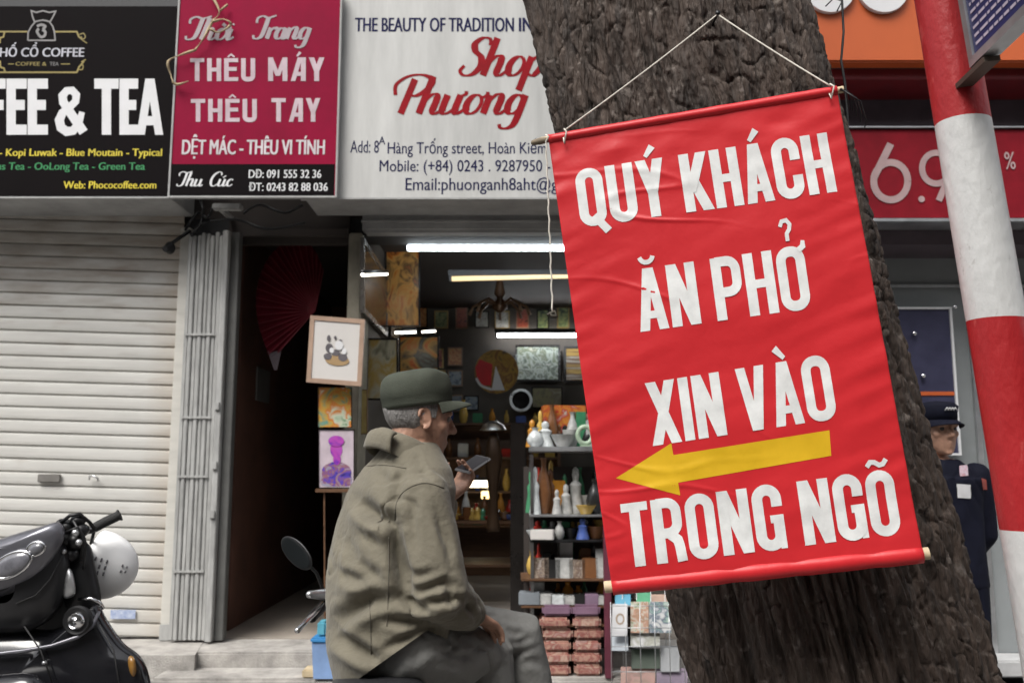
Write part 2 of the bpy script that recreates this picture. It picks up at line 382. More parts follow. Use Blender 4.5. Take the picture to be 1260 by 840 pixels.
# ------------------------------------------------------------------ buildings: one thing, its floors and walls as parts
YF = 5.9; ZF = 0.3; ZC = 3.02
xw = lambda px, Y=YF, y=540: P(px, y, Y).x
XL, XG0, XG1, XP, XS0, XS1 = -4.6, xw(216), xw(270), xw(424), xw(441), 1.62
b1 = thing('shophouse', 'old shophouse with a dark open passage and a crowded lit souvenir shop', 'building', (0, 6, 0))
mb = MB(); mb.box((XL, 5.93, ZF - .3), (XS1 + .2, 10.2, ZF)); mb.build('floor', M_tile, b1)
mb = MB()
mb.slab([(XL, 5.40, 0.09), (xw(240, 5.4, 800) + .0, 5.40, 0.09), (xw(262), 5.93, 0.09), (XL, 5.93, 0.09)], (0, 0, ZF - .09))
mb.build('shutter_plinth', M_conc, b1)
mb = MB(); x0 = xw(262); mb.box((x0 + .004, 5.50, 0.09), (1.8, 5.929, ZF - .003), .012); mb.box((x0 - .06, 5.20, 0.085), (1.8, 5.498, 0.215), .015)
mb.build('door_step', M_conc, b1)
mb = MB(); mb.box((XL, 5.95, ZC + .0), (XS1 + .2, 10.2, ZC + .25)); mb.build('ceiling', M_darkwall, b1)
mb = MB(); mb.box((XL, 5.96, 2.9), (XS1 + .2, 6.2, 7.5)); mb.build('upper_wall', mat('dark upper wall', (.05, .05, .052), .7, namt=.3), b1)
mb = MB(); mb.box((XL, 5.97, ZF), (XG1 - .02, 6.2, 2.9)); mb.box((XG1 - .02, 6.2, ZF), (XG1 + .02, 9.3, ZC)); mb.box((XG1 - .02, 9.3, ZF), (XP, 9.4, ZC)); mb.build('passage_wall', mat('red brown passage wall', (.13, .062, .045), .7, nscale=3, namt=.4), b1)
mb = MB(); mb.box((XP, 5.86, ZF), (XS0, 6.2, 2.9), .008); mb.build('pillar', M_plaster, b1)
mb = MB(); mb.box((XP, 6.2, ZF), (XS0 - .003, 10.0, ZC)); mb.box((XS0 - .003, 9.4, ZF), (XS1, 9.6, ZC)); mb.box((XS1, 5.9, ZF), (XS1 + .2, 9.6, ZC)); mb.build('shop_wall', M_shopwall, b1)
mb = MB(); zh = P(600, 289, YF).z
mb.box((XS0 + .003, 5.82, zh), (XS1, 5.955, zh + .22), .02); mb.box((XS0 + .003, 5.80, zh + .06), (XS1, 5.815, zh + .075)); mb.box((XS0 + .003, 5.80, zh + .12), (XS1, 5.815, zh + .14))
mb.build('roller_box', M_soffit, b1)
mb = MB(); mb.box((XG1, 5.9, P(340, 300, 5.9).z), (XP - .003, 5.955, 3.2)); mb.box((XG1, 5.86, P(340, 292, 5.9).z), (XP - .003, 5.897, P(340, 283, 5.9).z)); mb.build('lintel', M_darkwall, b1)

b2 = thing('bank_branch', 'bank front with orange and red fascia boards above grey glass', 'building', (3, 6, 0))
X2 = XS1 + .21
mb = MB(); mb.box((X2, 6.3, 0.0), (7.5, 9.5, 0.12)); mb.build('floor', M_tile, b2)
mb = MB(); mb.box((X2, 5.62, P(1100, 300, 5.6).z), (7.5, 9.5, 7.5)); mb.build('upper_wall', mat('violet grey cladding', (0.09, 0.068, 0.08), 0.5), b2)
mb = MB(); mb.box((X2, 9.3, .12), (7.5, 9.5, 3)); mb.box((X2 - .003, 5.9, 0), (X2 + .1, 9.4, 3)); mb.box((7.4, 6, 0), (7.5, 9.4, 3)); mb.build('inner_wall', mat('bank inner wall', (0.35, 0.36, 0.36), 0.7), b2)
M_glass = mat('grey reflecting glass', (0.30, 0.32, 0.325), 0.1, nscale=1.0, namt=0.2, alpha=0.85, spec=0.9, rvar=0.03)
zt = P(1150, 303, 6.0).z
mb = MB(); mb.box((X2 + .1, 6.0, .1), (7.4, 6.012, zt)); mb.build('glazing', M_glass, b2)
mb = MB(); mb.box((X2 + .1, 5.97, zt), (7.4, 6.03, zt + .012)); mb.box((X2 + .1, 5.97, P(1150, 351, 6).z - .02), (7.4, 5.995, P(1150, 351, 6).z))
for px in (1203,): mb.box((xw(px, 5.97), 5.97, .1), (xw(px, 5.97) + .035, 5.998, zt - .003))
mb.build('window_frame', M_alu, b2)
mb = MB(); mb.box((X2 + .1, 5.75, .1), (7.4, 5.99, .2), .01); mb.build('door_step', mat('pale stone', (0.5, 0.5, 0.5), 0.6), b2)

# ------------------------------------------------------------------ sign boards of the bank
M_orange = mat('orange fascia', (0.50, 0.10, 0.025), 0.5, nscale=1.5, namt=0.1)
zo = P(1140, 76, 5.2).z
fo = thing('orange_fascia_sign', 'orange fascia board with white round letters above the bank front', 'sign', (3, 5.2, zo))
mb = MB(); mb.box((X2 - .2, 5.2, zo), (7.5, 5.3, zo + 1.1), .01); mb.build('panel', M_orange, fo)
mb = MB(); mb.box((X2 - .2, 5.3, zo - .07), (7.5, 5.61, zo - .0), .004); mb.build('shadow_strip', mat('dark red shadow tone', (0.16, 0.01, 0.015), 0.5), fo)  # dark red strip coloured as the shadow beneath the orange board
for px in (1021, 1087):
    mb = MB(); c = P(px, -14, 5.17); mb.loft([(c + Vector((0, k, 0)), (1, 0, 0), (0, 0, 1), .152, .152) for k in (0, .028)], 40); mb.build('round_letter', M_white, fo)
zr0, zr1 = P(1140, 269, 5.42).z, P(1140, 159, 5.42).z
fr = thing('red_rate_sign', 'dark red fascia band reading 6.9% above the bank glass', 'sign', (3, 5.42, zr0))
mb = MB(); mb.box((X2 - .15, 5.42, zr0), (7.5, 5.6, zr1), .006); mb.build('panel', mat('red rate band', (0.20, 0.006, 0.014), 0.6, spec=.2), fr)
mb = MB(); mb.box((X2 - .15, 5.40, zr0 - .022), (7.5, 5.61, zr0 - .003)); mb.box((X2 - .15, 5.40, zr1 + .003), (7.5, 5.61, zr1 + .012)); mb.build('edge_trim', M_alu, fr)
M_rate = mat('rate lettering', (0.40, 0.28, 0.28), 0.5)
mb = MB(); YR = 5.416
sf = lambda Y: (lambda x, y, l: (lambda q: (q.x, q.y - l, q.z))(P(x, y, Y)))
ribbon(mb, arc(1096, 223, 21, 23, 0, 360, 32), 8.5, sf(YR), 4, lift=.0005); ribbon(mb, [(1096, 177), (1075, 219)], 9, sf(YR), 5, lift=.001)
ribbon(mb, arc(1152, 207, 17.5, 19, 0, 360, 32), 7.5, sf(YR), 4, lift=.0005); ribbon(mb, [(1170, 212), (1155, 247)], 8, sf(YR), 5, lift=.001)
c = P(1134, 245, YR - .002); mb.loft([(c, (1, 0, 0), (0, 0, 1), .02, .02), (c + Vector((0, .001, 0)), (1, 0, 0), (0, 0, 1), .02, .02)], 16)
put_text(mb, '%', (1237, 187, 1250, 208), YR - .002, .02)
mb.build('lettering', M_rate, fr)

# poster behind the glass front
pz0, pz1 = P(1140, 560, 5.9).z, P(1140, 378, 5.9).z; pxa, pxb = P(1085, 440, 5.9).x, P(1174, 440, 5.9).x
po = thing('bank_poster', 'navy poster board with an orange line on the bank glass beside the tree', 'poster', (pxb, 5.9, pz0))
mb = MB(); mb.box((pxa, 5.9, pz0), (pxb, 5.93, pz1)); mb.build('board', mat('navy board', (0.045, 0.045, 0.085), 0.35), po)
mb = MB(); e = .014
mb.box((pxa, 5.885, pz1 - e), (pxb, 5.899, pz1)); mb.box((pxb - e, 5.885, pz0), (pxb, 5.899, pz1 - e - .001)); mb.box((pxa, 5.885, pz0), (pxb - e - .001, 5.899, pz0 + e)); mb.build('frame', M_white, po)
z = P(1140, 484, 5.9).z; mb = MB(); mb.box((pxa, 5.893, z - .012), (pxb - e - .002, 5.898, z + .012)); mb.build('stripe', M_orange, po)
mb = MB()
for q in ((1176, 377), (1137, 462), (1126, 410)): c = P(q[0], q[1], 5.86); mb.lathe([(.007, 0), (.012, .004), (.012, .03)], c, (0, 1, 0), 14)
mb.build('standoff', M_chrome, po, smooth=40)

# ------------------------------------------------------------------ roller shutter
TILT = -0.030
def sh(px, y, Y=5.9): return P(px, y, Y)
ztop = P(100, 262, 5.9).z; zbot = ZF + .015; xr = xw(213); xl = XL + .3
rs = thing('roller_shutter', 'closed ivory steel roller shutter with rust stains under the coffee sign', 'shutter', (xr, 5.9, zbot))
mb = MB(); pitch = .0832; n = int((ztop - zbot) / pitch) + 4; NX = 24
prof = [(0, -.009), (.004, -.0135), (.02, -.0155), (.045, -.016), (.062, -.015), (.0705, -.0135), (.0735, 0.000), (.0818, 0.000)]
rows = [(zbot - .25 + k * pitch + h, d) for k in range(n + 2) for h, d in prof]
vs = []; fs = []
for z, d in rows:
    for i in range(NX + 1):
        x = xl + (xr - xl) * i / NX; zz = z + TILT * (x - xr)
        vs.append((x, 5.915 + d + .0012 * math.sin(x * 7 + z * 31), min(max(zz, zbot + .001 * d), ztop + .2)))
for r in range(len(rows) - 1):
    for i in range(NX): fs.append((r * (NX + 1) + i, r * (NX + 1) + i + 1, (r + 1) * (NX + 1) + i + 1, (r + 1) * (NX + 1) + i))
mb.add(vs, fs)
M_shut = mat('ivory shutter enamel', (0.55, 0.54, 0.51), 0.5, nscale=2.0, namt=0.12, stretch=(1, 1, 7))
n_ = M_shut.node_tree.nodes; l_ = M_shut.node_tree.links; b_ = n_['Principled BSDF']          # rust streaks and grime with their own shapes
src = b_.inputs['Base Color'].links[0].from_socket
tc = n_.new('ShaderNodeTexCoord'); mp = n_.new('ShaderNodeMapping'); mp.inputs['Scale'].default_value = (2.2, 1, 9); l_.new(tc.outputs['Object'], mp.inputs[0])
tx = n_.new('ShaderNodeTexNoise'); tx.inputs['Scale'].default_value = 1.6; tx.inputs['Detail'].default_value = 7; l_.new(mp.outputs[0], tx.inputs['Vector'])
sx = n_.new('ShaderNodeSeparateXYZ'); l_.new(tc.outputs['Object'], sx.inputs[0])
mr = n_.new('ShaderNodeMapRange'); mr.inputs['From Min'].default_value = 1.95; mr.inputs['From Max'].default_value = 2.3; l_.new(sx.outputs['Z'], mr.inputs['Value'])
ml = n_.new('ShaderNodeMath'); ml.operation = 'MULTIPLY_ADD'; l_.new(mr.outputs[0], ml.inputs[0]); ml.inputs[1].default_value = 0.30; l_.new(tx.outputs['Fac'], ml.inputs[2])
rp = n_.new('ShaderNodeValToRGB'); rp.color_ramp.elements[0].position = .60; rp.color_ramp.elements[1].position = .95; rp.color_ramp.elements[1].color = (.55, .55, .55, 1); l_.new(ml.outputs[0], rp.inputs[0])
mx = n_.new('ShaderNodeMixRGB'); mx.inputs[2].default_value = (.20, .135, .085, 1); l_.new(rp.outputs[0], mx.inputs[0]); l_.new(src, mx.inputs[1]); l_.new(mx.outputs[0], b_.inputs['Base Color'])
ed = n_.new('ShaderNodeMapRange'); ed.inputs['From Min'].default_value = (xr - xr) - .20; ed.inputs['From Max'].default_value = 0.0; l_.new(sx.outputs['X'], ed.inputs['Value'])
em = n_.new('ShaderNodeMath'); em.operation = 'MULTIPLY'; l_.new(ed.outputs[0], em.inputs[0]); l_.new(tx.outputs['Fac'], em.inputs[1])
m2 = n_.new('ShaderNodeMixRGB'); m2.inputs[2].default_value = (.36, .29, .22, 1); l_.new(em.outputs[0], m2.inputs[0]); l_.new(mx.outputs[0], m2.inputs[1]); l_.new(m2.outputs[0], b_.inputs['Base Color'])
mb.build('curtain', M_shut, rs)
a, b = P(47, 583, 5.88), P(74, 593, 5.88); mb = MB(); mb.box((a.x, 5.872, b.z), (b.x, 5.893, a.z), .004); mb.build('lock_plate', mat('dull lock plate', (.2, .19, .175), .5), rs)
mb = MB(); mb.tube([P(110, 590, 5.87), P(110, 586, 5.865), P(115, 585, 5.862), P(120, 588, 5.865), P(121, 592, 5.87)], .006, 8); mb.build('pull_hook', M_steel, rs, True)
a, b = P(136, 750, 5.88), P(166, 761, 5.88); mb = MB(); mb.box((a.x, 5.883, b.z), (b.x, 5.888, a.z)); mb.build('sticker', mat('blue sticker', (0.16, 0.22, 0.42), 0.5, nscale=40, col2=(.5, .55, .65)), rs)
gr = thing('shutter_guide_rail', 'ivory steel guide channel between the roller shutter and the folding gate', 'rail', (xr, 5.9, ZF))
mb = MB(); mb.box((xr, 5.84, ZF + .002), (xw(226), 5.95, 2.93), .006); mb.build('channel', M_ivory, gr)
mb = MB(); mb.box((xr + .002, 5.825, ZF + .003), (xw(226) - .002, 5.839, ZF + .1), .003); mb.build('foot_plate', M_gate, gr)

# folding gate, drawn aside: upright channels with riveted cross links
fg = thing('folding_gate', 'grey steel accordion gate folded against the passage opening', 'gate', (xw(250), 5.8, ZF))
gx0, gx1 = xw(227.5), xw(272); zt = P(250, 286, 5.8).z; ng = 8; mb = MB(); mbd = MB()
for i in range(ng):
    a = gx0 + (gx1 - gx0) * i / ng; b = gx0 + (gx1 - gx0) * (i + 1) / ng; w = b - a
    d = 0.0 if i % 2 else 0.007
    mb.box((a + .001, 5.775 + d, ZF + .012), (b - w * (.05 + .06 * (i % 3 == 1)), 5.80 + d, zt - rng.uniform(0, .03)), .005)
mb.build('upright', M_gate, fg)
mbd.box((gx0, 5.802, ZF + .012), (gx1, 5.81, zt)); mbd.build('backing', M_darkmetal, fg)
for zz in (ZF + .42, ZF + 1.0, ZF + 1.37, ZF + 1.9): mb = MB(); mb.box((gx0 + .01, 5.768, zz), (gx1 - .03, 5.774, zz + .014)); mb.build('cross_link', M_gate, fg)
mb = MB(); mb.box((gx1 + .003, 5.74, ZF + .01), (gx1 + .042, 5.80, zt), .004); mb.build('edge_post', M_gate, fg)
for zz in (ZF + .75, ZF + 1.05, ZF + 1.42): mb = MB(); mb.box((gx1 + .005, 5.722, zz), (gx1 + .036, 5.739, zz + .05), .004); mb.build('lock_lug', M_gate, fg)
mb = MB(); mb.box((gx1 + .044, 5.79, ZF + .01), (gx1 + .10, 5.86, zt), .004); mb.build('jamb_plate', mat('shade toned jamb', (0.11, 0.11, 0.105), 0.6), fg)  # dark tone stands for the shade at the wall edge

# ------------------------------------------------------------------ shop signs
def sign_box(name, label, Y, depth, px0, px1, ytop, ybot, mp, ms, tilt=0):
    a = P(px0, ybot, Y); b = P(px1, ybot, Y); zt = P(px0, ytop, Y).z
    t = thing(name, label, 'sign', (a.x, Y, a.z))
    mb = MB(); mb.box((a.x, Y, a.z), (b.x, Y + .02, zt)); mb.build('face', mp, t)
    mb = MB(); mb.box((a.x + .003, Y + .022, a.z + .004), (b.x - .003, Y + depth, zt - .004), .004); mb.build('case', ms, t)
    mb = MB(); e = .012
    for q in ((a.x - e, a.x - .001), (b.x + .001, b.x + e)): mb.box((q[0], Y - .006, a.z - e), (q[1], Y + .03, zt))
    mb.box((a.x, Y - .006, a.z - e), (b.x, Y + .03, a.z - .001)); mb.build('frame', ms, t)
    return t
def lettering(t, m, fn):
    mb = MB(); fn(mb); return mb.build('lettering', m, t)
# script alphabet: strokes on a baseline, x-height .5, capitals 1
el = lambda cx, cy, rx, ry: arc(cx, cy, rx, ry, 60, 420, 16)
SCRIPT = {
 'h': (.46, [[(0, 1), (0, 0)], [(0, .28), (.12, .5), (.23, .5), (.27, .36), (.27, .08), (.36, 0), (.46, .1)]]),
 'o': (.42, [el(.17, .25, .15, .25)]), 'i': (.2, [[(0, .5), (0, .09), (.08, 0), (.19, .12)], [(0, .66), (.02, .72)]]),
 'r': (.28, [[(0, .5), (0, 0)], [(0, .3), (.1, .47), (.2, .5), (.25, .42)]]),
 'a': (.46, [el(.15, .24, .14, .24), [(.3, .5), (.3, .09), (.38, 0), (.46, .1)]]),
 'n': (.45, [[(0, .5), (0, 0)], [(0, .28), (.12, .5), (.23, .5), (.27, .36), (.27, .08), (.36, 0), (.45, .1)]]),
 'g': (.4, [el(.15, .25, .14, .25), [(.3, .5), (.3, -.2), (.2, -.38), (.04, -.38), (-.02, -.28)]]),
 'u': (.46, [[(0, .5), (0, .12), (.08, 0), (.2, .06), (.28, .2)], [(.28, .5), (.28, .09), (.36, 0), (.46, .1)]]),
 'c': (.36, [[(.28, .4), (.2, .5), (.08, .44), (.02, .25), (.08, .05), (.2, 0), (.33, .12)]]),
 'p': (.4, [[(0, .5), (0, -.4)], [(0, .33), (.12, .5), (.26, .42), (.28, .2), (.18, 0), (.05, .05)]]),
 'T': (.5, [[(-.1, .72), (-.13, .92), (.03, 1.03), (.28, .96), (.55, 1.06)], [(.28, .97), (.28, .22), (.18, .02), (.0, .02), (-.05, .16)]]),
 'S': (.5, [[(.42, .8), (.36, .97), (.2, 1), (.08, .85), (.14, .66), (.32, .48), (.38, .25), (.28, .04), (.1, 0), (-.02, .12), (.03, .26)]]),
 'P': (.5, [[(.14, .92), (.12, 0)], [(-.15, .5), (-.22, .78), (-.02, 1), (.3, 1.03), (.52, .88), (.48, .64), (.3, .48), (.15, .5)]]),
 'C': (.5, [[(.5, .78), (.43, .97), (.25, 1), (.07, .8), (0, .45), (.09, .1), (.28, 0), (.5, .2)]]),
 'A': (.55, [[(-.1, .05), (.05, .1), (.42, 1), (.44, 0)], [(.12, .38), (.52, .42)]])}
SCRIPT['ơ'] = (.44, SCRIPT['o'][1] + [[(.3, .42), (.38, .5), (.37, .58)]])
SCRIPT['ờ'] = (.42, SCRIPT['ơ'][1] + [[(.06, .72), (.2, .6)]])
SCRIPT['ư'] = (.46, SCRIPT['u'][1] + [[(.28, .46), (.38, .52), (.37, .6)]])
SCRIPT['ú'] = (.46, SCRIPT['u'][1] + [[(.12, .6), (.26, .74)]])
def spline(p, n=6):
    p = [np.array(q, float) for q in p]
    if len(p) < 3: return p
    o = []
    for i in range(len(p) - 1):
        a, b, c, d = p[max(i - 1, 0)], p[i], p[i + 1], p[min(i + 2, len(p) - 1)]
        for k in range(n):
            t = k / n; o.append(.5 * (2 * b + (c - a) * t + (2 * a - 5 * b + 4 * c - d) * t * t + (3 * b - a - 3 * c + d) * t ** 3))
    return o + [p[-1]]
def put_script(mb, word, x, base, cap, Y, xs=1.0, slant=.32, thick=.15, thin=.05):
    for ch in word:
        if ch == ' ': x += .3 * cap * xs; continue
        adv, st = SCRIPT[ch]
        for i, s in enumerate(st):
            q = spline(s); q = [np.array((x + (p[0] + slant * p[1]) * cap * xs, base - p[1] * cap)) for p in q]
            w = []
            for k in range(len(q)):
                d = q[min(k + 1, len(q) - 1)] - q[max(k - 1, 0)]; l = np.hypot(*d) + 1e-9
                w.append(cap * (thin + (thick - thin) * (max(0, d[1]) / l) ** 1.3 + .35 * (thick - thin) * (max(0, -d[1]) / l)))
            ribbon(mb, q, w, sf(Y), 3, lift=.0004 * (i + 1), across=2)
        x += adv * cap * xs * 1.02
    return x
def deco(mb, word, x0, x1, y0, y1):
    L = put_gothic(MB(), word, lambda x, y, l: (0, 0, 0), .62, .13, {'M': .78}, .2, .17)
    put_gothic(mb, word, lambda x, y, l: sf(YS3)(x0 + x / L * (x1 - x0), y1 - y * (y1 - y0), l), .62, .13, {'M': .78}, .2, .17)
# coffee sign
s1 = sign_box('coffee_sign', 'black coffee and tea sign board above the roller shutter', 5.45, .47, -330, 207, 8, 242, M_signblack, M_soffit)
YS = 5.449
def l1(mb):
    def gm(x0, x1): return lambda x, y, l: sf(YS)(x0 + x * (x1 - x0), 166 - y * 69, l)
    for ch, a, b in (('C', -98, -73), ('O', -72, -47), ('F', -45, -20), ('F', -18, 7), ('E', 8, 33), ('E', 34, 59), ('T', 116, 146), ('E', 147, 170), ('A', 168, 201)):
        wd = (b - a) / 69; k = (b - a) / wd
        put_gothic(mb, ch, (lambda a: lambda x, y, l: sf(YS)(a + x * 69, 166 - y * 69, l))(a), wd, 0, {}, .165 if ch != 'A' else .15, .18)
    ribbon(mb, [(101, 138), (97, 152), (90, 161), (82, 162), (75, 157), (73, 148), (77, 139), (86, 132), (93, 125), (94, 117), (89, 111.5), (82, 112), (77, 118), (78, 126), (86, 138), (103, 163)], [7, 9, 10, 11, 11, 11, 10, 9, 9, 9, 9, 9, 10, 10.5, 11, 11.5], sf(YS), 3, lift=.0005)
lettering(s1, M_white, l1)
lettering(s1, mat('pale lettering', (0.45, 0.45, 0.5), 0.5), lambda mb: put_text(mb, 'PHỐ CỔ COFFEE', (-8, 59, 103, 70), YS, .035))
def l2(mb):
    put_text(mb, '- Kopi Luwak - Blue Moutain - Typical', (-1, 183, 199, 192), YS, .035)
    put_text(mb, 'Web: Phococoffee.com', (78, 223, 192, 232), YS, .035)
lettering(s1, M_yellow, l2)
lettering(s1, M_greentext, lambda mb: put_text(mb, 'Lotus Tea - OoLong Tea - Green Tea', (-22, 200, 178, 209), YS, .035))
def l3(mb):
    cr = lambda pts: [(p[0] / 2.8, p[1] / 2.8) for p in pts]
    for p in ([(-95, 110), (95, 110)], [(188, 110), (265, 110), (272, 128), (285, 138)], [(-95, 250), (265, 250), (272, 232), (290, 212)], [(0, 150), (0, 132), (12, 128), (16, 110)], [(0, 210), (2, 232), (14, 236), (18, 250)]):
        ribbon(mb, cr(p), 2.0, sf(YS), 4, lift=.0005)
    for p in ([(270, 122), (288, 116), (294, 130), (284, 136), (280, 126)], [(285, 140), (300, 150)], [(270, 240), (284, 240), (286, 226), (276, 226)], [(280, 214), (296, 206)]): ribbon(mb, cr(spline(p, 4)), 1.3, sf(YS), 3, lift=.001)
    put_text(mb, 'COFFEE &', (19, 76.5, 57, 81), YS, .02); ribbon(mb, [(10, 79), (17, 79)], 1, sf(YS)); ribbon(mb, [(75, 79), (86, 79)], 1.2, sf(YS))
lettering(s1, M_gold, l3)
def l4(mb):
    cr = lambda pts: [(p[0] / 2.8, p[1] / 2.8) for p in pts]
    for p in ([(96, 140), (97, 112), (108, 92), (120, 78), (112, 58), (108, 38), (125, 44), (148, 38), (170, 44), (192, 40), (182, 60), (172, 78), (182, 92), (188, 112), (190, 140), (96, 140)], [(118, 76), (148, 70), (174, 76)]): ribbon(mb, cr(p), 1.8, sf(YS), 3, lift=.0005)
    for p in ([(128, 92), (142, 86), (156, 92), (148, 102)], [(134, 100), (128, 110), (140, 128), (154, 124), (156, 110), (146, 104)]): ribbon(mb, cr(spline(p, 4)), 3.2, sf(YS), 3, lift=.001)
    put_text(mb, 'TEA', (61, 76.5, 72, 81), YS, .0)
lettering(s1, mat('grey emblem print', (0.22, 0.21, 0.21), 0.5), l4)
# embroidery sign
s2 = sign_box('embroidery_sign', 'crimson embroidery sign with a black phone number strip between two boards', 5.33, .06, 209, 412, -14, 241, M_pink, M_soffit)
YS2 = 5.3292
a, b = P(209, 241, YS2), P(412, 202, YS2); mb = MB(); mb.box((a.x, YS2 - .0003, a.z), (b.x, YS2 + .003, b.z)); mb.build('phone_strip', M_signblack, s2)
YS3 = YS2 - .0012
lettering(s2, M_greytext, lambda mb: (put_script(mb, 'Thời', 229, 49, 27, YS3, 1.32, thick=.21, thin=.06), put_script(mb, 'Trang', 312, 48, 27, YS3, 1.18, thick=.21, thin=.06)))
lettering(s2, mat('pink white lettering', (0.50, 0.39, 0.43), 0.5), lambda mb: [deco(mb, *q) for q in (('THÊU', 234, 314, 72, 100), ('MáY', 330, 399, 71, 100), ('THÊU', 235, 316, 122, 150), ('TBY', 334, 394, 121, 150))])
lettering(s2, mat('white small lettering', (0.58, 0.53, 0.55), 0.5), lambda mb: put_text(mb, 'DỆT MÁC - THÊU VI TÍNH', (224, 172, 399, 190), YS3, .05))
lettering(s2, M_white, lambda mb: (put_script(mb, 'Thu', 218, 229, 17, YS3, 1.25, thick=.17), put_script(mb, 'Cúc', 257, 229, 17, YS3, 1.25, thick=.17), put_text(mb, 'DĐ: 091 555 32 36', (306, 209, 395, 219), YS3, .03), put_text(mb, 'ĐT: 0243 82 88 036', (306, 225, 403, 235), YS3, .03)))
# white shop sign
s3 = sign_box('shop_sign', 'white souvenir shop sign with red script and navy address behind the tree', 5.40, .42, 372, 962, -16, 243, M_signwhite, mat('pale sign case', (0.36, 0.36, 0.355), 0.6))
YW = 5.3988
def l5(mb):
    put_text(mb, 'THE BEAUTY OF TRADITION', (437, 22, 632, 39), YW, .045); put_text(mb, 'IN', (639, 22, 655, 39), YW, .045)
    put_text(mb, 'Add: 8', (431, 173, 466, 188), YW, .018); put_text(mb, 'A', (466, 168, 474, 178), YW, .02)
    put_text(mb, 'Hàng Trống street, Hoàn Kiếm', (477, 175, 672, 189), YW, .018)
    put_text(mb, 'Mobile: (+84) 0243 . 9287950 -', (467, 197, 677, 211), YW, .018)
    put_text(mb, 'Email:phuonganh8aht@gm', (499, 219, 700, 234), YW, .018)
lettering(s3, M_navy, l5)
lettering(s3, M_redtext, lambda mb: (put_script(mb, 'Shop', 565, 93, 46, YW, 1.24, thick=.195, thin=.05), put_script(mb, 'Phương', 486, 140, 46, YW, 1.24, thick=.195, thin=.05), put_script(mb, 'Anh', 700, 140, 46, YW, 1.3, thick=.195, thin=.05)))
# dry vine caught on the embroidery sign
dv = MB(); Yv = 5.29
for p in ([(256, -12), (270, 14), (262, 26), (275, 24), (284, 30), (270, 40), (258, 36)], [(270, 14), (280, 6)], [(240, 62), (222, 68), (207, 76), (210, 92), (216, 104), (232, 100)], [(262, 26), (250, 48), (240, 62)]):
    q = spline(p, 5); dv.tube([P(a[0], a[1], Yv + .008 * math.sin(i)) for i, a in enumerate(q)], [.006 + .003 * math.sin(i * .7) for i in range(len(q))], 7)
tag(dv.build('dry_vine', mat('dry vine', (0.42, 0.33, 0.2), 0.8), None, True), 'thin curly dry vine caught on the crimson embroidery sign', 'vine')
# ------------------------------------------------------------------ tree trunk with furrowed bark
def interp(t, pts):
    xs = [p[0] for p in pts]
    return [float(np.interp(t, xs, [p[k] for p in pts])) for k in range(1, len(pts[0]))]
TY = 2.46
prof_t = []
for y, xc, hw in ((-900, 620, 172), (-420, 718, 174), (-150, 783, 178), (0, 819, 181), (110, 842, 185), (300, 891, 186), (460, 934, 188), (540, 957, 190), (650, 990, 195), (740, 1015, 199), (840, 1045, 200), (980, 1080, 214)):
    c = P(xc, y, TY); xc -= 5; c = P(xc, y, TY); t = TY / (math.cos(PITCH) + (y - 420) / FPX * math.sin(PITCH)); prof_t.append((c.z, c.x, hw / FPX * t * 0.945))
prof_t.append((-0.05, prof_t[-1][1] + .14, .60)); prof_t.sort()
zt0, zt1 = -0.05, prof_t[-1][0]
zs = np.concatenate([np.linspace(zt0, .55, 60), np.linspace(.555, 2.75, 640), np.linspace(2.76, zt1, 120)]); NV = len(zs)
ang = np.concatenate([np.linspace(R(172), R(368), 440), np.linspace(R(369.5), R(530.5), 90)]); NU = len(ang); vs = np.empty((NV, NU, 3))
nz = noise.noise; ca_ = np.cos(ang); sa_ = np.sin(ang)
for i, z in enumerate(zs):
    cx, r = interp(z, prof_t)
    for j in range(NU):
        ca, sa = ca_[j], sa_[j]; x = ca * r; y = sa * r
        wv = nz(Vector((x * 6, y * 6, z * 1.6))) * .55
        n1 = abs(nz(Vector((x * 25 + wv, y * 25 + wv * .7, z * 1.9 + wv * .5)))); f1 = math.exp(-(n1 / .16) ** 2)
        f0 = math.exp(-(nz(Vector((x * 11 + wv * .8, y * 11 + wv * .8, z * .9 + 9))) / .10) ** 2)
        n2 = abs(nz(Vector((x * 58 + wv * 2, y * 58 - wv, z * 7 + wv)))); f2 = math.exp(-(n2 / .2) ** 2)
        n3 = nz(Vector((x * 22 + 4, y * 22, z * 17 + wv * 3))); f3 = math.exp(-(n3 / .10) ** 2)
        n4 = nz(Vector((x * 95 + wv * 3, y * 95, z * 13)))
        big = nz(Vector((ca * 1.2, sa * 1.2, z * .7))) * .03
        d = big - .012 * f0 - .017 * f1 - .010 * f2 * (1 - .5 * f1) - .0075 * f3 * (1 - f1) + .0055 * n4 + .002 * nz(Vector((x * 150, y * 150, z * 70)))
        vs[i, j] = (cx + ca * (r + d), TY + sa * (r + d), z)
mb = MB(); mb.v = [tuple(x) for x in vs.reshape(-1, 3)]
mb.f = [(i * NU + j, i * NU + (j + 1) % NU, (i + 1) * NU + (j + 1) % NU, (i + 1) * NU + j) for i in range(NV - 1) for j in range(NU)]; mb.m = [0] * len(mb.f)
M_bark = mat('furrowed bark', (0.094, 0.068, 0.054), 0.72, nscale=26, col2=(0.014, 0.010, 0.008), bump=1.0, bscale=120, stretch=(1, 1, .22), spec=0.4)
n_ = M_bark.node_tree.nodes; l_ = M_bark.node_tree.links; b_ = n_['Principled BSDF']; src = b_.inputs['Base Color'].links[0].from_socket     # pale lichen flecks
tc = n_.new('ShaderNodeTexCoord'); tx = n_.new('ShaderNodeTexNoise'); tx.inputs['Scale'].default_value = 34; tx.inputs['Detail'].default_value = 5; l_.new(tc.outputs['Object'], tx.inputs['Vector'])
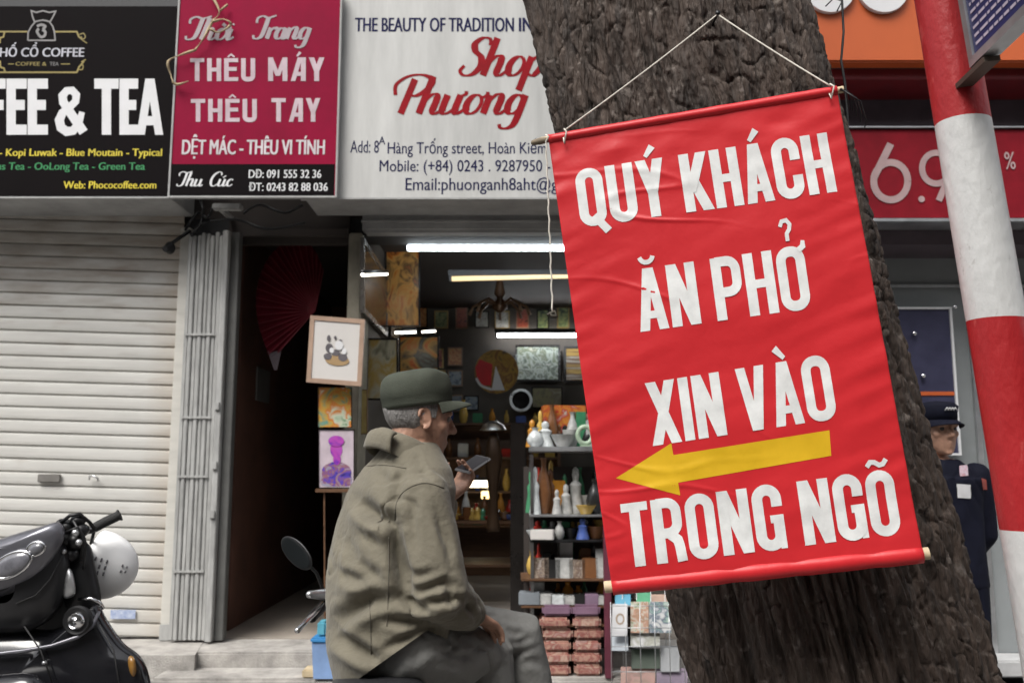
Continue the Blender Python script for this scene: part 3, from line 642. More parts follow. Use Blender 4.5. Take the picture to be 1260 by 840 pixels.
rp = n_.new('ShaderNodeValToRGB'); rp.color_ramp.elements[0].position = .60; rp.color_ramp.elements[1].position = .76; rp.color_ramp.elements[1].color = (.9, .9, .9, 1); l_.new(tx.outputs['Fac'], rp.inputs[0])
mx = n_.new('ShaderNodeMixRGB'); mx.inputs[2].default_value = (.20, .17, .15, 1); l_.new(rp.outputs[0], mx.inputs[0]); l_.new(src, mx.inputs[1]); l_.new(mx.outputs[0], b_.inputs['Base Color'])
tr = thing('street_tree', 'leaning street tree trunk with deeply furrowed dark bark behind the red banner', 'tree', (prof_t[0][1], TY, 0.1))
mb.build('trunk', M_bark, tr, True)
cx, r = interp(zt1 - .02, prof_t)
mb = MB()
for dx, dy, h in ((-1.3, .3, 2.2), (.9, -.2, 2.4), (-.2, 1.2, 2.6)):
    q = spline([(0, 0, 0), (dx * .35, dy * .35, h * .4), (dx, dy, h), (dx * 1.8, dy * 1.7, h * 1.5)], 6)
    mb.tube([Vector((cx, TY, zt1 - .15)) + Vector(tuple(k)) for k in q], [max(.03, r * .62 * (1 - i / (len(q) + 2))) for i in range(len(q))], 16)
mb.build('limb', M_bark, tr, True)

# ------------------------------------------------------------------ red banner on its rods
cor = [ray(675, 172), ray(1030, 112), ray(1136, 682), ray(753, 722)]
lm = np.linalg.solve(np.stack([cor[0], -cor[1], cor[2]], 1), cor[3]); lm = np.array([*lm, 1.0]); lm *= 1.9 / np.mean([lm[i] * cor[i][1] for i in range(4)])
Q = [lm[i] * cor[i] + np.array([0, 0, EYE]) for i in range(4)]
BO, BE, BG = Q[0], Q[1] - Q[0], Q[3] - Q[0]; BN = np.cross(BG, BE); BN /= np.linalg.norm(BN); BN = BN if BN[1] < 0 else -BN
BW, BH = np.linalg.norm(BE), np.linalg.norm(BG)
def px_uv(x, y):
    d = ray(x, y); o = np.array([0, 0, EYE]); t = ((BO - o) @ BN) / (d @ BN); h = o + d * t - BO
    return np.linalg.lstsq(np.stack([BE, BG], 1), h, rcond=None)[0]
def bdisp(u, v):
    x, y = u * BW, v * BH
    d = .007 * nz(Vector((x * 2.6, y * 2.0, 3.1))) + .0035 * nz(Vector((x * 5, y * 7.5, 8.2)))
    eL = math.exp(-max(u, 0) / .22); eR = math.exp(-max(1 - u, 0) / .25)
    d += .0030 * (eL + eR) * nz(Vector((x * 7, y * 30 + x * 8, 1.7)))
    d += -.0006 * nz(Vector((x * 13, (y + .06 * nz(Vector((x * 4, y * 4, 30)))) * 34, 5.5))) * (.3 + abs(nz(Vector((x * 3, y * 3, 40)))) * 1.6)
    w = nz(Vector((x * 3.5, y * 13 - x * 3, 12.3)))           # a few sharp creases
    d += .0042 * math.exp(-(w / .06) ** 2) * max(0, nz(Vector((x * 3, y * 3, 20.0))) + .1)
    d += .004 * math.exp(-((v - .045) / .02) ** 2) * nz(Vector((x * 11, 0, 4)))
    e = min(v, 1 - v) / .05
    return d * min(1, max(0, e))
def bpt(u, v, lift=0.0): return BO + BE * u + BG * v + BN * (bdisp(u, v) + lift)
bt = thing('red_banner', 'red vinyl banner in Vietnamese hanging by string from the tree trunk', 'banner', tuple(BO))
nu, nv = 200, 320; mb = MB(); G = []
for side, lf in ((0, .0006), (1, -.0006)):
    for i in range(nv + 1):
        for j in range(nu + 1): G.append(bpt(j / nu, i / nv, lf))
mb.v = [tuple(g) for g in G]; o2 = (nu + 1) * (nv + 1)
for i in range(nv):
    for j in range(nu):
        a = i * (nu + 1) + j; mb.f.append((a, a + 1, a + nu + 2, a + nu + 1)); mb.f.append((o2 + a, o2 + a + nu + 1, o2 + a + nu + 2, o2 + a + 1))
rim = [j for j in range(nu)] ; K = nu + 1
for j in range(nu): mb.f.append((j, o2 + j, o2 + j + 1, j + 1)); a = nv * K + j; mb.f.append((a, a + 1, o2 + a + 1, o2 + a))
for i in range(nv): a = i * K; mb.f.append((a, a + K, o2 + a + K, o2 + a)); a = i * K + nu; mb.f.append((a, o2 + a, o2 + a + K, a + K))
mb.m = [0] * len(mb.f)
M_red = mat('red vinyl', (0.55, 0.021, 0.027), 0.42, nscale=3, namt=0.10, bump=0.12, bscale=26, spec=0.45, rvar=0.1)
M_bwhite = mat('banner white print', (0.72, 0.73, 0.72), 0.5, nscale=26, namt=0.16, rvar=0.1)
M_byel = mat('banner yellow print', (0.66, 0.40, 0.01), 0.5, nscale=10, namt=0.12)
mb.build('cloth', M_red, bt, True)
# sleeves sewn round the two rods
mb = MB()
def rod(v, r, off, wob):
    pts = []; rs = []
    for k in range(41):
        u = k / 40; p = BO + BE * u + BG * v + BN * off; pts.append(p + BN * wob * nz(Vector((u * 9, v, 2)))); rs.append(r * (1 + .10 * nz(Vector((u * 16, v * 3, 7)))))
    return pts, rs
pts, rs = rod(-0.002, .0105, -.003, .001); mb.tube(pts, rs, 14); mb.build('rod_sleeve', M_red, bt, True); mb = MB()
pts, rs = rod(1.0, .0185, -.012, .003); mb.tube(pts, rs, 18)
mb.build('rod_sleeve', M_red, bt, True)
for v, r, off in ((-0.002, .0075, -.003), (1.0, .0125, -.012)):
    a = BO + BG * v + BN * off; mb = MB()
    mb.tube([a - BE * .026, a + BE * 1.022], r, 14); mb.build('rod', M_palewood, bt, 40)
mb = MB()
for BL, BR, uL, uR, word, sp, w, gp in (
        ((715, 280), (1030, 236), (-9, -69), (-13, -73), 'QUÝ KHÁCH', 0, .47, .055),
        ((788, 408.5), (999, 379), (-9.5, -76), (-11, -77), 'ĂN PHỞ', 0, .50, .055),
        ((803.5, 548.5), (1031, 514), (-10, -77), (-13, -78), 'XIN VÀO', 0, .50, .06),
        ((772, 698), (1111, 656), (-9, -78), (-13, -79), 'TRONG NGÕ', 0, .47, .055)):
    BL, BR, uL, uR = map(np.array, (BL, BR, uL, uR)); L = put_gothic(MB(), word, lambda x, y, l: (0, 0, 0), w, gp, {'T': .42, 'N': .49})
    def fm(x, y, l, BL=BL, BR=BR, uL=uL, uR=uR, L=L):
        s = x / L; p = BL + (BR - BL) * s + y * (uL * (1 - s) + uR * s); u, v = px_uv(*p); return bpt(u, v, .0011 + l)
    put_gothic(mb, word, fm, w, gp, {'T': .42, 'N': .49})
mb.build('lettering', M_bwhite, bt, True)
mb = MB(); tip, ht, hb, nt_, nb, st_, sb = (758, 588), (826, 545), (837, 609), (829.5, 559), (836, 593), (1020.5, 529), (1023, 560.5)
def quad(a, b, c, d, n, m):
    a, b, c, d = map(np.array, (a, b, c, d)); vs = []; fs = []
    for i in range(n + 1):
        for j in range(m + 1):
            s, t = i / n, j / m; p = (a * (1 - t) + b * t) * (1 - s) + (d * (1 - t) + c * t) * s; u, v = px_uv(*p); vs.append(bpt(u, v, .0011))
    for i in range(n):
        for j in range(m): fs.append((i * (m + 1) + j, i * (m + 1) + j + 1, (i + 1) * (m + 1) + j + 1, (i + 1) * (m + 1) + j))
    mb.add(vs, fs)
quad((826, 560), (833, 593.6), sb, st_, 60, 10); quad((757.9, 587.9), (758.1, 588.1), hb, ht, 24, 14); mb.build('arrow', M_byel, bt, True)
nail = P(882, 19, 2.035)
mb = MB(); mb.tube([nail + Vector((0, .05, 0)), nail + Vector((0, -.012, 0))], .003, 8); mb.lathe([(.006, 0), (.006, .002)], nail + Vector((0, -.014, 0)), (0, 1, 0), 10)
tag(mb.build('nail', M_darkmetal, None, True), 'dark nail in the bark that carries the banner string', 'nail')
def strand(a, b, sag, n=24, r=.0016, wob=.0):
    return [Vector(a).lerp(Vector(b), i / n) - Vector((0, 0, sag * 4 * (i / n) * (1 - i / n))) + Vector((wob * math.sin(i * 1.9), wob * math.cos(i * 2.3), 0)) for i in range(n + 1)]
st = thing('hanging_string', 'white string from the nail to both ends of the red banner with one end dangling', 'string', tuple(nail))
eL = BO + BE * .06 + BG * -.012 + BN * .008; eR = BO + BE * .978 + BG * -.012 + BN * .006; nf = nail + Vector((0, -.008, -.002))
mb = MB(); mb.tube(strand(eL, nf, .004), .0018, 7); mb.tube(strand(nf, eR, .003), .0018, 7)
for e in (eL, eR):
    e = Vector(e); mb.tube([e + Vector((0, 0, .004)), e + Vector((.004, -.012, -.006)), e + Vector((0, -.004, -.03)), e + Vector((-.002, .006, -.01))], .0018, 7)
mb.build('cord', M_string, st, True)
mb = MB(); dL = Vector(BO - BE * .008 + BN * .012); dB = P(680, 386, 1.93)
mb.tube([dL + Vector((0, 0, .008)), dL + Vector((.006, -.01, 0))] + strand(dL + Vector((0, -.004, -.008)), dB, -.002, 30, wob=.0012), .0019, 7); mb.build('loose_end', M_string, st, True)
mb = MB(); mb.tube([dB + Vector((-.006, 0, .004)), dB + Vector((-.003, 0, -.004)), dB + Vector((.009, -.003, -.006)), dB + Vector((.004, 0, .005)), dB + Vector((-.012, 0, -.003))], .0035, 7); mb.build('knot', mat('dark frayed knot', (0.08, 0.07, 0.055), 0.9), st, True)
tw = MB(); tw.capsule([BO - BE * .055 + BN * -.002, BO - BE * .03, BO - BE * .004], [.006, .008, .006], 9)
tag(tw.build('rod_stub', mat('weathered stub', (0.2, 0.16, 0.11), 0.8), None, True), 'short weathered wooden stub tied at the upper left corner of the red banner', 'stick')
fw = MB(); a = Vector(BO + BE * 1.005)
for k in range(5): fw.tube([a + Vector((0, -.003 * k, 0)), a + Vector((.012 + .006 * k, -.006 * k, .006 - .01 * k)), a + Vector((.02 + .010 * k, .01, -.016 * k)), a + Vector((.024 + .008 * k, .012, -.03 - .012 * k))], .0013, 6)
tag(fw.build('frayed_wire', M_black, None, True), 'frayed dark wire ends at the upper right corner of the red banner', 'wire')
cb = MB(); cb.tube([P(x, y, 2.3) for x, y in ((1036, -120), (1036, 0), (1038, 40), (1035, 75), (1040, 105), (1043, 150), (1045, 230), (1044, 300), (1046, 420))], .0032, 7)
cb.tube([P(x, y, 2.28) for x, y in ((1016, 8), (1026, -2), (1036, 2), (1030, 14))], .002, 6)
tag(cb.build('hanging_cable', M_black, None, True), 'thin black cable hanging down beside the trunk before the orange sign', 'cable')

# ------------------------------------------------------------------ red and white pole with its street sign
YP = 1.6; pts = []; rs = []; ms = []
key = [(-600, 1040, 27), (0, 1162, 29), (154, 1195, 31), (280, 1218, 32.5), (395, 1239, 34.5), (650, 1277, 36.5), (840, 1300, 38), (1250, 1345, 40)]
kk = []
for y, x, hw in key:
    c = P(x, y, YP); t = YP / (math.cos(PITCH) + (y - 420) / FPX * math.sin(PITCH)); kk.append((c.z, c.x, hw / FPX * t))
kk.sort(); zl = np.array([k[0] for k in kk]); fx = np.polyfit(zl, [k[1] for k in kk], 1); frr = np.polyfit(zl, [k[2] for k in kk], 1)
zb = [P(1195, 152, YP).z, P(1239, 394, YP).z, P(1277, 652, YP).z, .47]
pole = thing('striped_pole', 'leaning steel pole painted in red and white bands at the street edge', 'pole', (float(np.polyval(fx, .1)), YP, .1))
zlist = sorted(set([.1, 3.4] + zb + list(np.linspace(.1, 3.4, 60)))); mb = MB(); n = 40; vs = []; fs = []; mi = []
for z in zlist:
    x = np.polyval(fx, z); r = np.polyval(frr, z)
    for j in range(n):
        a = 2 * math.pi * j / n; vs.append((x + r * math.cos(a), YP + r * math.sin(a), z))
for i in range(len(zlist) - 1):
    z = (zlist[i] + zlist[i + 1]) / 2; m = 0 if z > zb[0] else 1 if z > zb[1] else 0 if z > zb[2] else 1
    for j in range(n): fs.append((i * n + j, i * n + (j + 1) % n, (i + 1) * n + (j + 1) % n, (i + 1) * n + j)); mi.append(m)
mb.v = [tuple(v) for v in vs]; mb.f = fs; mb.m = mi
def worn(name, col, under, lo=.60, hi=.68, sc=16, bump=.25):
    m = mat(name, col, .45, nscale=5, namt=.16, bump=bump, bscale=70, stretch=(1, 1, .5)); n = m.node_tree.nodes; l = m.node_tree.links; b = n['Principled BSDF']; s = b.inputs['Base Color'].links[0].from_socket
    tc = n.new('ShaderNodeTexCoord'); mp = n.new('ShaderNodeMapping'); mp.inputs['Scale'].default_value = (1, 1, .45); l.new(tc.outputs['Object'], mp.inputs[0])
    t = n.new('ShaderNodeTexNoise'); t.inputs['Scale'].default_value = sc; t.inputs['Detail'].default_value = 8; t.inputs['Roughness'].default_value = .7; l.new(mp.outputs[0], t.inputs['Vector'])
    r = n.new('ShaderNodeValToRGB'); r.color_ramp.elements[0].position = lo - .02; r.color_ramp.elements[1].position = hi; l.new(t.outputs['Fac'], r.inputs[0])
    x = n.new('ShaderNodeMixRGB'); x.inputs[2].default_value = (*under, 1); l.new(r.outputs[0], x.inputs[0]); l.new(s, x.inputs[1]); l.new(x.outputs[0], b.inputs['Base Color'])
    return m
M_pred = worn('worn red paint', (0.35, 0.013, 0.016), (0.50, 0.09, 0.08), .60, .72, 22)
M_pwhite = worn('worn white paint', (0.56, 0.56, 0.55), (0.20, 0.18, 0.16), .63, .70, 24)
mb.build('painted_pipe', [M_pred, M_pwhite], pole, 40)
up = Vector((fx[0], 0, 1)).normalized(); A = P(1193, 84, 1.50); dirn = Vector((-.055, -1, 0)).normalized(); nx = up.cross(dirn).normalized()
nx = nx if nx.x < 0 else -nx; Wd, Hh, Td = .46, .34, .028
sg = thing('street_sign', 'navy street sign panel in a silver frame clamped to the striped pole', 'sign', tuple(A))
pt = lambda a, b, c: A + dirn * a + up * b - nx * c     # along, up, into the panel
mb = MB(); mb.hexa([pt(.018, .016, .004), pt(Wd - .018, .016, .004), pt(Wd - .018, Hh - .016, .004), pt(.018, Hh - .016, .004)], [pt(.018, .016, Td), pt(Wd - .018, .016, Td), pt(Wd - .018, Hh - .016, Td), pt(.018, Hh - .016, Td)])
mb.build('panel', mat('navy enamel', (0.025, 0.028, 0.11), 0.35), sg)
mb = MB()
for a0, a1, b0, b1 in ((0, Wd, 0, .0145), (0, Wd, Hh - .0145, Hh), (0, .0165, .015, Hh - .015), (Wd - .0165, Wd, .015, Hh - .015)):
    mb.hexa([pt(a0, b0, 0), pt(a1, b0, 0), pt(a1, b1, 0), pt(a0, b1, 0)], [pt(a0, b0, Td + .004), pt(a1, b0, Td + .004), pt(a1, b1, Td + .004), pt(a0, b1, Td + .004)])
mb.build('frame', M_alu, sg)
mb = MB()
for r_ in range(21):
    a = .028; b = .028 + r_ * .0142
    while a < Wd - .06:
        l = rng.uniform(.006, .03); mb.add([pt(a, b, .0032), pt(a + l, b, .0032), pt(a + l, b + .005, .0032), pt(a, b + .005, .0032)], [(0, 1, 2, 3)]); a += l + .004
mb.build('lettering', mat('faded sign print', (0.5, 0.45, 0.55), 0.5), sg)
mb = MB(); cz = A.z + .0; ctr = Vector((float(np.polyval(fx, A.z - .01)), YP, A.z - .01)); rr_ = float(np.polyval(frr, A.z))
mb.hexa([pt(-.09, -.012, 0), pt(.05, -.012, 0), pt(.05, -.003, 0), pt(-.09, -.003, 0)], [pt(-.09, -.012, Td), pt(.05, -.012, Td), pt(.05, -.003, Td), pt(-.09, -.003, Td)])
mb.build('clamp', mat('rusty clamp', (0.10, 0.075, 0.06), 0.6, 0.5), sg, 40)
# ------------------------------------------------------------------ passage: red fan, notice, cables, camera
XSi = XS0
fan = thing('folding_fan', 'large dark red open paper fan hanging in the dark passage', 'fan', tuple(P(384, 380, 6.12)))
M_fan = mat('dark red fan paper', (0.10, 0.005, 0.013), 0.75, spec=.15); piv = (388, 382); _o = spline([(398, 332), (384, 304), (358, 297), (338, 308), (322, 333), (315, 366), (318, 398), (327, 427), (337, 449), (344, 446), (352, 434)], 6); arcp = [tuple(_o[i]) for i in range(0, len(_o), 1)][:47]
mb = MB(); vs = []; fs = []
for i, q in enumerate(arcp):
    d = .02 * (i % 2); vs += [P(piv[0] + (q[0] - piv[0]) * .14, piv[1] + (q[1] - piv[1]) * .14, 6.12 + d * .2), P(*q, 6.12 + d)]
vs += [v + Vector((0, .004, 0)) for v in vs]; k = len(arcp) * 2
for i in range(len(arcp) - 1): a = 2 * i; fs += [(a, a + 2, a + 3, a + 1), (k + a, k + a + 1, k + a + 3, k + a + 2), (a + 1, a + 3, k + a + 3, k + a + 1)]
mb.add(vs, fs); mb.build('leaf', M_fan, fan)
mb = MB()
for i in range(0, 47, 2): mb.tube([P(*piv, 6.115), P(*arcp[i], 6.115)], .003, 5)
mb.build('rib', mat('fan ribs', (0.16, 0.012, 0.02), 0.6), fan)
mb = MB(); mb.hexa([P(332, 440, 6.10), P(346, 432, 6.10), P(341, 455, 6.10), P(337, 455, 6.10)], [P(330, 432, 6.13), P(346, 432, 6.13), P(341, 455, 6.13), P(337, 455, 6.13)]); mb.build('tassel', mat('grey tassel', (0.09, 0.07, 0.08), 0.8), fan)
a, b = P(288, 458, 7.0), P(312, 497, 7.0); mb = MB(); x = XG1 + .021
nb_ = MB(); nb_.box((x, 6.6, P(300, 497, 7).z), (x + .012, 6.95, P(300, 458, 7).z), .003)
tag(nb_.build('notice_board', mat('dim notice', (0.16, 0.155, 0.15), 0.6)), 'dim pale notice board on the dark passage wall beside the folding gate', 'notice')
mb = MB(); c = P(209, 305, 5.75); cc = thing('security_camera', 'small black security camera at the top corner of the roller shutter', 'camera', tuple(c))
mb.ball(c, (.034, .034, .042)); mb.lathe([(.03, 0), (.034, .01), (.02, .05)], c, (-.3, -1, -.4), 16); mb.build('dome', M_black, cc, 40)
mb = MB(); mb.tube([c + Vector((.01, 0, .03)), P(222, 292, 5.78), P(234, 284, 5.82)], .012, 8); mb.build('bracket', M_black, cc, True)
mb = MB()
for p in (((228, 283), (243, 262), (255, 268), (262, 255)), ((236, 290), (250, 275), (290, 270), (330, 282), (376, 274)), ((246, 244), (250, 262), (246, 278)), ((300, 262), (320, 252), (350, 262), (372, 252))):
    mb.tube([P(a[0], a[1], 5.74 + .02 * math.sin(i)) for i, a in enumerate(spline(p, 6))], .009, 7)
tag(mb.build('cable_bundle', M_black, None, True), 'tangled black cables under the crimson embroidery sign', 'cables')
mb = MB(); a, b = P(262, 251, 5.62), P(297, 258, 5.62); mb.box((a.x, 5.60, b.z), (b.x, 5.66, a.z), .006); mb.box((a.x + .02, 5.66, a.z - .03), (a.x + .05, 5.9, a.z - .005))
tag(mb.build('junction_box', M_gate), 'grey junction box under the crimson embroidery sign', 'box')

# ------------------------------------------------------------------ shop interior
def tube_light(label, pa, pb, col, st_, r=.016, fix=True):
    a, b = P(*pa), P(*pb); t = thing('tube_light', label, 'lamp', tuple(a), 'fluorescent tubes in the shop')
    mb = MB(); mb.tube([a, b], r, 12); mb.build('tube', mat('lit tube', (.3, .3, .3), .4, emit=col, estr=st_), t, True)
    mb = MB(); mb.box((a.x - .03, a.y - .02, a.z + r + .004), (b.x + .03, a.y + .03, a.z + r + .05), .006)
    for q in (a, b): mb.box((q.x - .02, a.y - .015, a.z - r), (q.x - .003 if q is a else q.x + .02, a.y + .015, a.z + r + .003))
    mb.build('batten', M_darkmetal, t)
tube_light('brightest white fluorescent tube just inside the shop opening', (502, 304, 6.25), (800, 304, 6.25), (.86, .95, 1), 12, .026)
tube_light('warm cream fluorescent tube below the shop ceiling, second from the opening', (556, 343, 7.0), (790, 337, 7.0), (1, .74, .38), .62, .019)
tube_light('thin white fluorescent tube on the back wall over the framed pictures', (612, 412.5, 9.2), (790, 412.5, 9.2), (.95, .97, 1), 14, .019)
M_framedark = mat('black lacquer frame', (0.015, 0.013, 0.012), 0.15); M_framegold = mat('old gold frame', (0.30, 0.2, 0.07), 0.4, 0.5); M_framebrown = mat('brown picture frame', (0.20, 0.12, 0.07), 0.5)
def picture(name, label, cat, quad, depth, fw, ma, mf, group=None, lift=None, detail=None):
    """framed picture: quad of four world corners TL TR BR BL, frame width fw (m), body thickness depth"""
    q = [Vector(k) for k in quad]; ex = (q[1] - q[0]); ez = (q[3] - q[0]); n = ez.cross(ex).normalized()
    toc = Vector((0, 0, EYE)) - q[0]; n = n if n.dot(toc) > 0 else -n
    t = thing(name, label, cat, tuple((q[3] + q[2]) / 2), group); ux = ex.normalized(); uz = ez.normalized(); lx, lz = ex.length, ez.length
    mb = MB(); mb.slab([q[0] + ux * fw + uz * fw, q[1] - ux * fw + uz * fw, q[2] - ux * fw - uz * fw, q[3] + ux * fw - uz * fw], -n * depth * .8); mb.build('image', ma, t)
    if mf:
        mb = MB(); o = n * .006
        for a in ([q[0], q[1], q[1] + uz * fw, q[0] + uz * fw], [q[3] - uz * fw, q[2] - uz * fw, q[2], q[3]], [q[0] + uz * (fw + .0005), q[0] + ux * fw + uz * (fw + .0005), q[3] + ux * fw - uz * (fw + .0005), q[3] - uz * (fw + .0005)], [q[1] - ux * fw + uz * (fw + .0005), q[1] + uz * (fw + .0005), q[2] - uz * (fw + .0005), q[2] - ux * fw - uz * (fw + .0005)]):
            mb.slab([k + o for k in a], -n * (depth + .006))
        mb.build('frame', mf, t)
    if detail: detail(t, q, ux, uz, n)
    return t
def flat(x0, y0, x1, y1, Y): return [P(x0, y0, Y), P(x1, y0, Y), P(x1, y1, Y), P(x0, y1, Y)]
def PW(x, y, X): r = ray(x, y); t = X / r[0]; return Vector((X, r[1] * t, EYE + r[2] * t))
Xw = XS0 + .03
def onwall(xa, xb, ya0, ya1):
    a, b = PW(xa, ya0, Xw), PW(xa, ya1, Xw); Yb = PW(xb, (ya0 + ya1) / 2, Xw).y
    return [a, Vector((Xw, Yb, a.z)), Vector((Xw, Yb, b.z)), b]
picture('lacquer_mirror', 'dark framed lacquer panel nearest the opening, high on the left shop wall', 'picture', onwall(447, 478, 292, 384), .02, .035, mat('black lacquer', (0.02, 0.017, 0.016), 0.08), mat('silver edged frame', (0.16, 0.15, 0.14), 0.25, .5), 'pictures on the left shop wall')
picture('painting', 'narrow ochre painting next to the dark lacquer panel on the left shop wall', 'picture', onwall(480, 496, 330, 415), .02, .02, art('ochre art', [(.05, .03, .02), (.3, .2, .05), (.25, .1, .02), (.42, .34, .14)], 7, .25), M_framedark, 'pictures on the left shop wall')
picture('painting', 'tall orange brown painting high up beside the brightest tube', 'picture', flat(474, 300, 517, 402, 6.9), .02, .012, art('orange art', [(.04, .015, .01), (.34, .10, .015), (.40, .20, .05), (.09, .05, .02), (.36, .09, .02)], 8, .25, seed=3, stretch=(1, 1, .6)), M_framedark, 'pictures on the left shop wall')
picture('painting', 'pale green and ochre landscape painting above the seated man\'s cap', 'picture', flat(450, 416, 490, 492, 6.25), .02, .012, art('landscape art', [(.05, .05, .02), (.34, .33, .25), (.32, .22, .05), (.38, .38, .32)], 6, .3, seed=9, stretch=(1, 1, .5)), M_framedark, 'pictures on the left shop wall')
picture('painting', 'orange painting behind the seated man\'s cap, right of the landscape', 'picture', flat(491, 413, 540, 480, 7.4), .02, .012, art('fire art', [(.03, .03, .02), (.42, .09, .015), (.36, .2, .05), (.05, .04, .03), (.12, .13, .11)], 5, .25, seed=14), M_framedark, 'pictures on the left shop wall')
picture('painting', 'white and green village painting on the back wall right of the round plate', 'picture', flat(634, 424, 689, 469, 9.3), .02, .02, art('village art', [(.50, .52, .48), (.07, .1, .07), (.45, .5, .46), (.12, .15, .09), (.5, .5, .42)], 9, .4, seed=21), M_framedark, 'pictures on the back wall')
picture('painting', 'gold banded painting on the back wall beside the banner edge', 'picture', flat(694, 426, 730, 470, 9.3), .02, .022, art('gold art', [(.5, .48, .42), (.10, .04, .02), (.45, .3, .08), (.2, .1, .03)], 4, .3, seed=30, stretch=(.3, 1, 4)), M_framedark, 'pictures on the back wall')
picture('painting', 'small olive landscape painting below the village painting', 'picture', flat(654, 476, 692, 502, 9.2), .02, .012, art('olive art', [(.06, .06, .03), (.2, .18, .06), (.15, .12, .06), (.28, .26, .16)], 6, .4, seed=33), M_framedark, 'pictures on the back wall')
def glint_tube(label, a, b, s):  # glowing tubes added in place of glints on the paintings
    a, b = Vector(a), Vector(b); t = thing('glint_tube', label, 'lamp', tuple(a), 'added glint tubes on the left shop wall')
    mb = MB(); mb.tube([a, b], .011, 10); mb.build('tube', mat('lit glint tube', (.3, .3, .3), .4, emit=(1, .93, .8), estr=s), t, True)
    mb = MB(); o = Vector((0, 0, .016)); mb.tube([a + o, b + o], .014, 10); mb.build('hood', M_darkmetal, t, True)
glint_tube('added glowing glint tube over the dark lacquer panel near the opening', PW(446, 338, Xw + .05), PW(476, 337, Xw + .05), 3.0)
glint_tube('added glowing glint tube between the tall orange painting and the lower paintings', P(486, 409, 6.8), P(512, 408, 6.8), 4.0)
glint_tube('short added glowing glint tube further back beside the dark wall', P(519, 408, 7.6), P(536, 407, 7.6), 4.0)
# outside, on the pillar
M_print = mat('print paper', (0.58, 0.555, 0.53), 0.5, namt=.04)
def animals(t, q, ux, uz, n):
    c = q[0].lerp(q[2], .5) + n * .002 
    def bl(mb, x, z, rx, rz, k):
        x, z, rx, rz = x * 1.35, z * 1.35, rx * 1.45, rz * 1.45; mb.loft([(c + ux * x - uz * z + n * .0012 * k, ux, uz, rx, rz), (c + ux * x - uz * z + n * (.0012 * k + .001), ux, uz, rx, rz)], 16)
    mb = MB(); bl(mb, .01, -.045, .052, .022, 1); mb.build('basket_print', mat('tan print', (0.36, 0.24, 0.12), 0.5), t)
    mb = MB()
    for x, z, rx, rz in ((-.03, .01, .016, .02), (.0, -.01, .02, .014), (.035, -.03, .02, .016), (-.035, -.03, .018, .014), (.02, .045, .008, .008), (-.005, .06, .006, .008), (-.035, .055, .008, .014)): bl(mb, x, z, rx, rz, 2)
    mb.build('figure_print', mat('dark print', (0.11, 0.10, 0.11), 0.5), t)
    mb = MB()
    for x, z, rx, rz in ((.015, .025, .018, .02), (-.018, .0, .01, .012), (.04, 0, .01, .014)): bl(mb, x, z, rx, rz, 3)
    mb.build('figure_print', M_white, t)
tl, tr_, br_, bl_ = P(382, 388, 5.62), P(449, 393, 5.62), P(446, 474, 5.62), P(377, 470, 5.62)
ez = (bl_ - tl); ex = (tr_ - tl); bl_ = tl + ez; br_ = tl + ex + ez
picture('framed_print', 'wooden framed white print of small animals in a basket on the pillar', 'picture', [tl, tr_, br_, bl_], .025, .028, M_print, mat('pink brown frame', (0.38, 0.26, 0.19), 0.45), 'pictures on the pillar', detail=animals)
picture('poster', 'orange and green flower poster below the framed animal print', 'poster', flat(391, 476, 433, 526, 5.72), .012, .004, art('flower art', [(.08, .2, .1), (.5, .55, .42), (.52, .16, .03), (.5, .3, .05), (.1, .25, .2), (.5, .52, .45)], 7, .4, seed=41), M_framedark, 'pictures on the pillar')
def purple(t, q, ux, uz, n):
    c = q[0].lerp(q[2], .5); mb = MB()
    for k, (x, z, rx, rz) in enumerate(((0, .055, .038, .052), (.004, -.005, .024, .035), (0, .108, .050, .034))):
        mb.loft([(c + ux * x - uz * z + n * .0015 * (k + 1), ux, uz, rx, rz), (c + ux * x - uz * z + n * (.0015 * (k + 1) + .001), ux, uz, rx, rz)], 20)
    mb.build('head_print', art('violet art', [(.12, .02, .35), (.40, .06, .36), (.2, .1, .5)], 9, .4), t)
    mb = MB(); mb.loft([(c + uz * .085 + n * .0009, ux, uz, .094, .065), (c + uz * .085 + n * .0014, ux, uz, .094, .065)], 24); mb.loft([(c + uz * .135 + n * .0009, ux, uz, .096, .036), (c + uz * .135 + n * .0012, ux, uz, .096, .036)], 24, 5.0)
    mb.build('shoulder_print', art('indigo art', [(.03, .02, .12), (.08, .05, .4), (.25, .1, .12), (.3, .3, .4), (.03, .03, .1)], 16, .4), t)
picture('poster', 'purple portrait poster below the orange flower poster', 'poster', flat(392, 528, 436, 600, 5.72), .012, .004, mat('pink white paper', (0.5, 0.42, 0.47), 0.5), M_framedark, 'pictures on the pillar', detail=purple)
picture('painted_panel', 'ochre painted panel with a dark doorway standing behind the flower poster', 'picture', flat(434, 479, 452, 534, 6.0), .02, .004, art('ochre panel', [(.32, .24, .08), (.4, .32, .12), (.1, .05, .02)], 5, .5, seed=50), M_framebrown)
rail_ = MB(); rail_.tube([P(399, 602, 5.73), P(400, 790, 5.73)], .006, 7); rail_.box(P(388, 601, 5.70), P(438, 605, 5.76))
tag(rail_.build('poster_stand', M_wood, None, 40), 'thin metal stand carrying the purple portrait poster beside the pillar', 'stand')
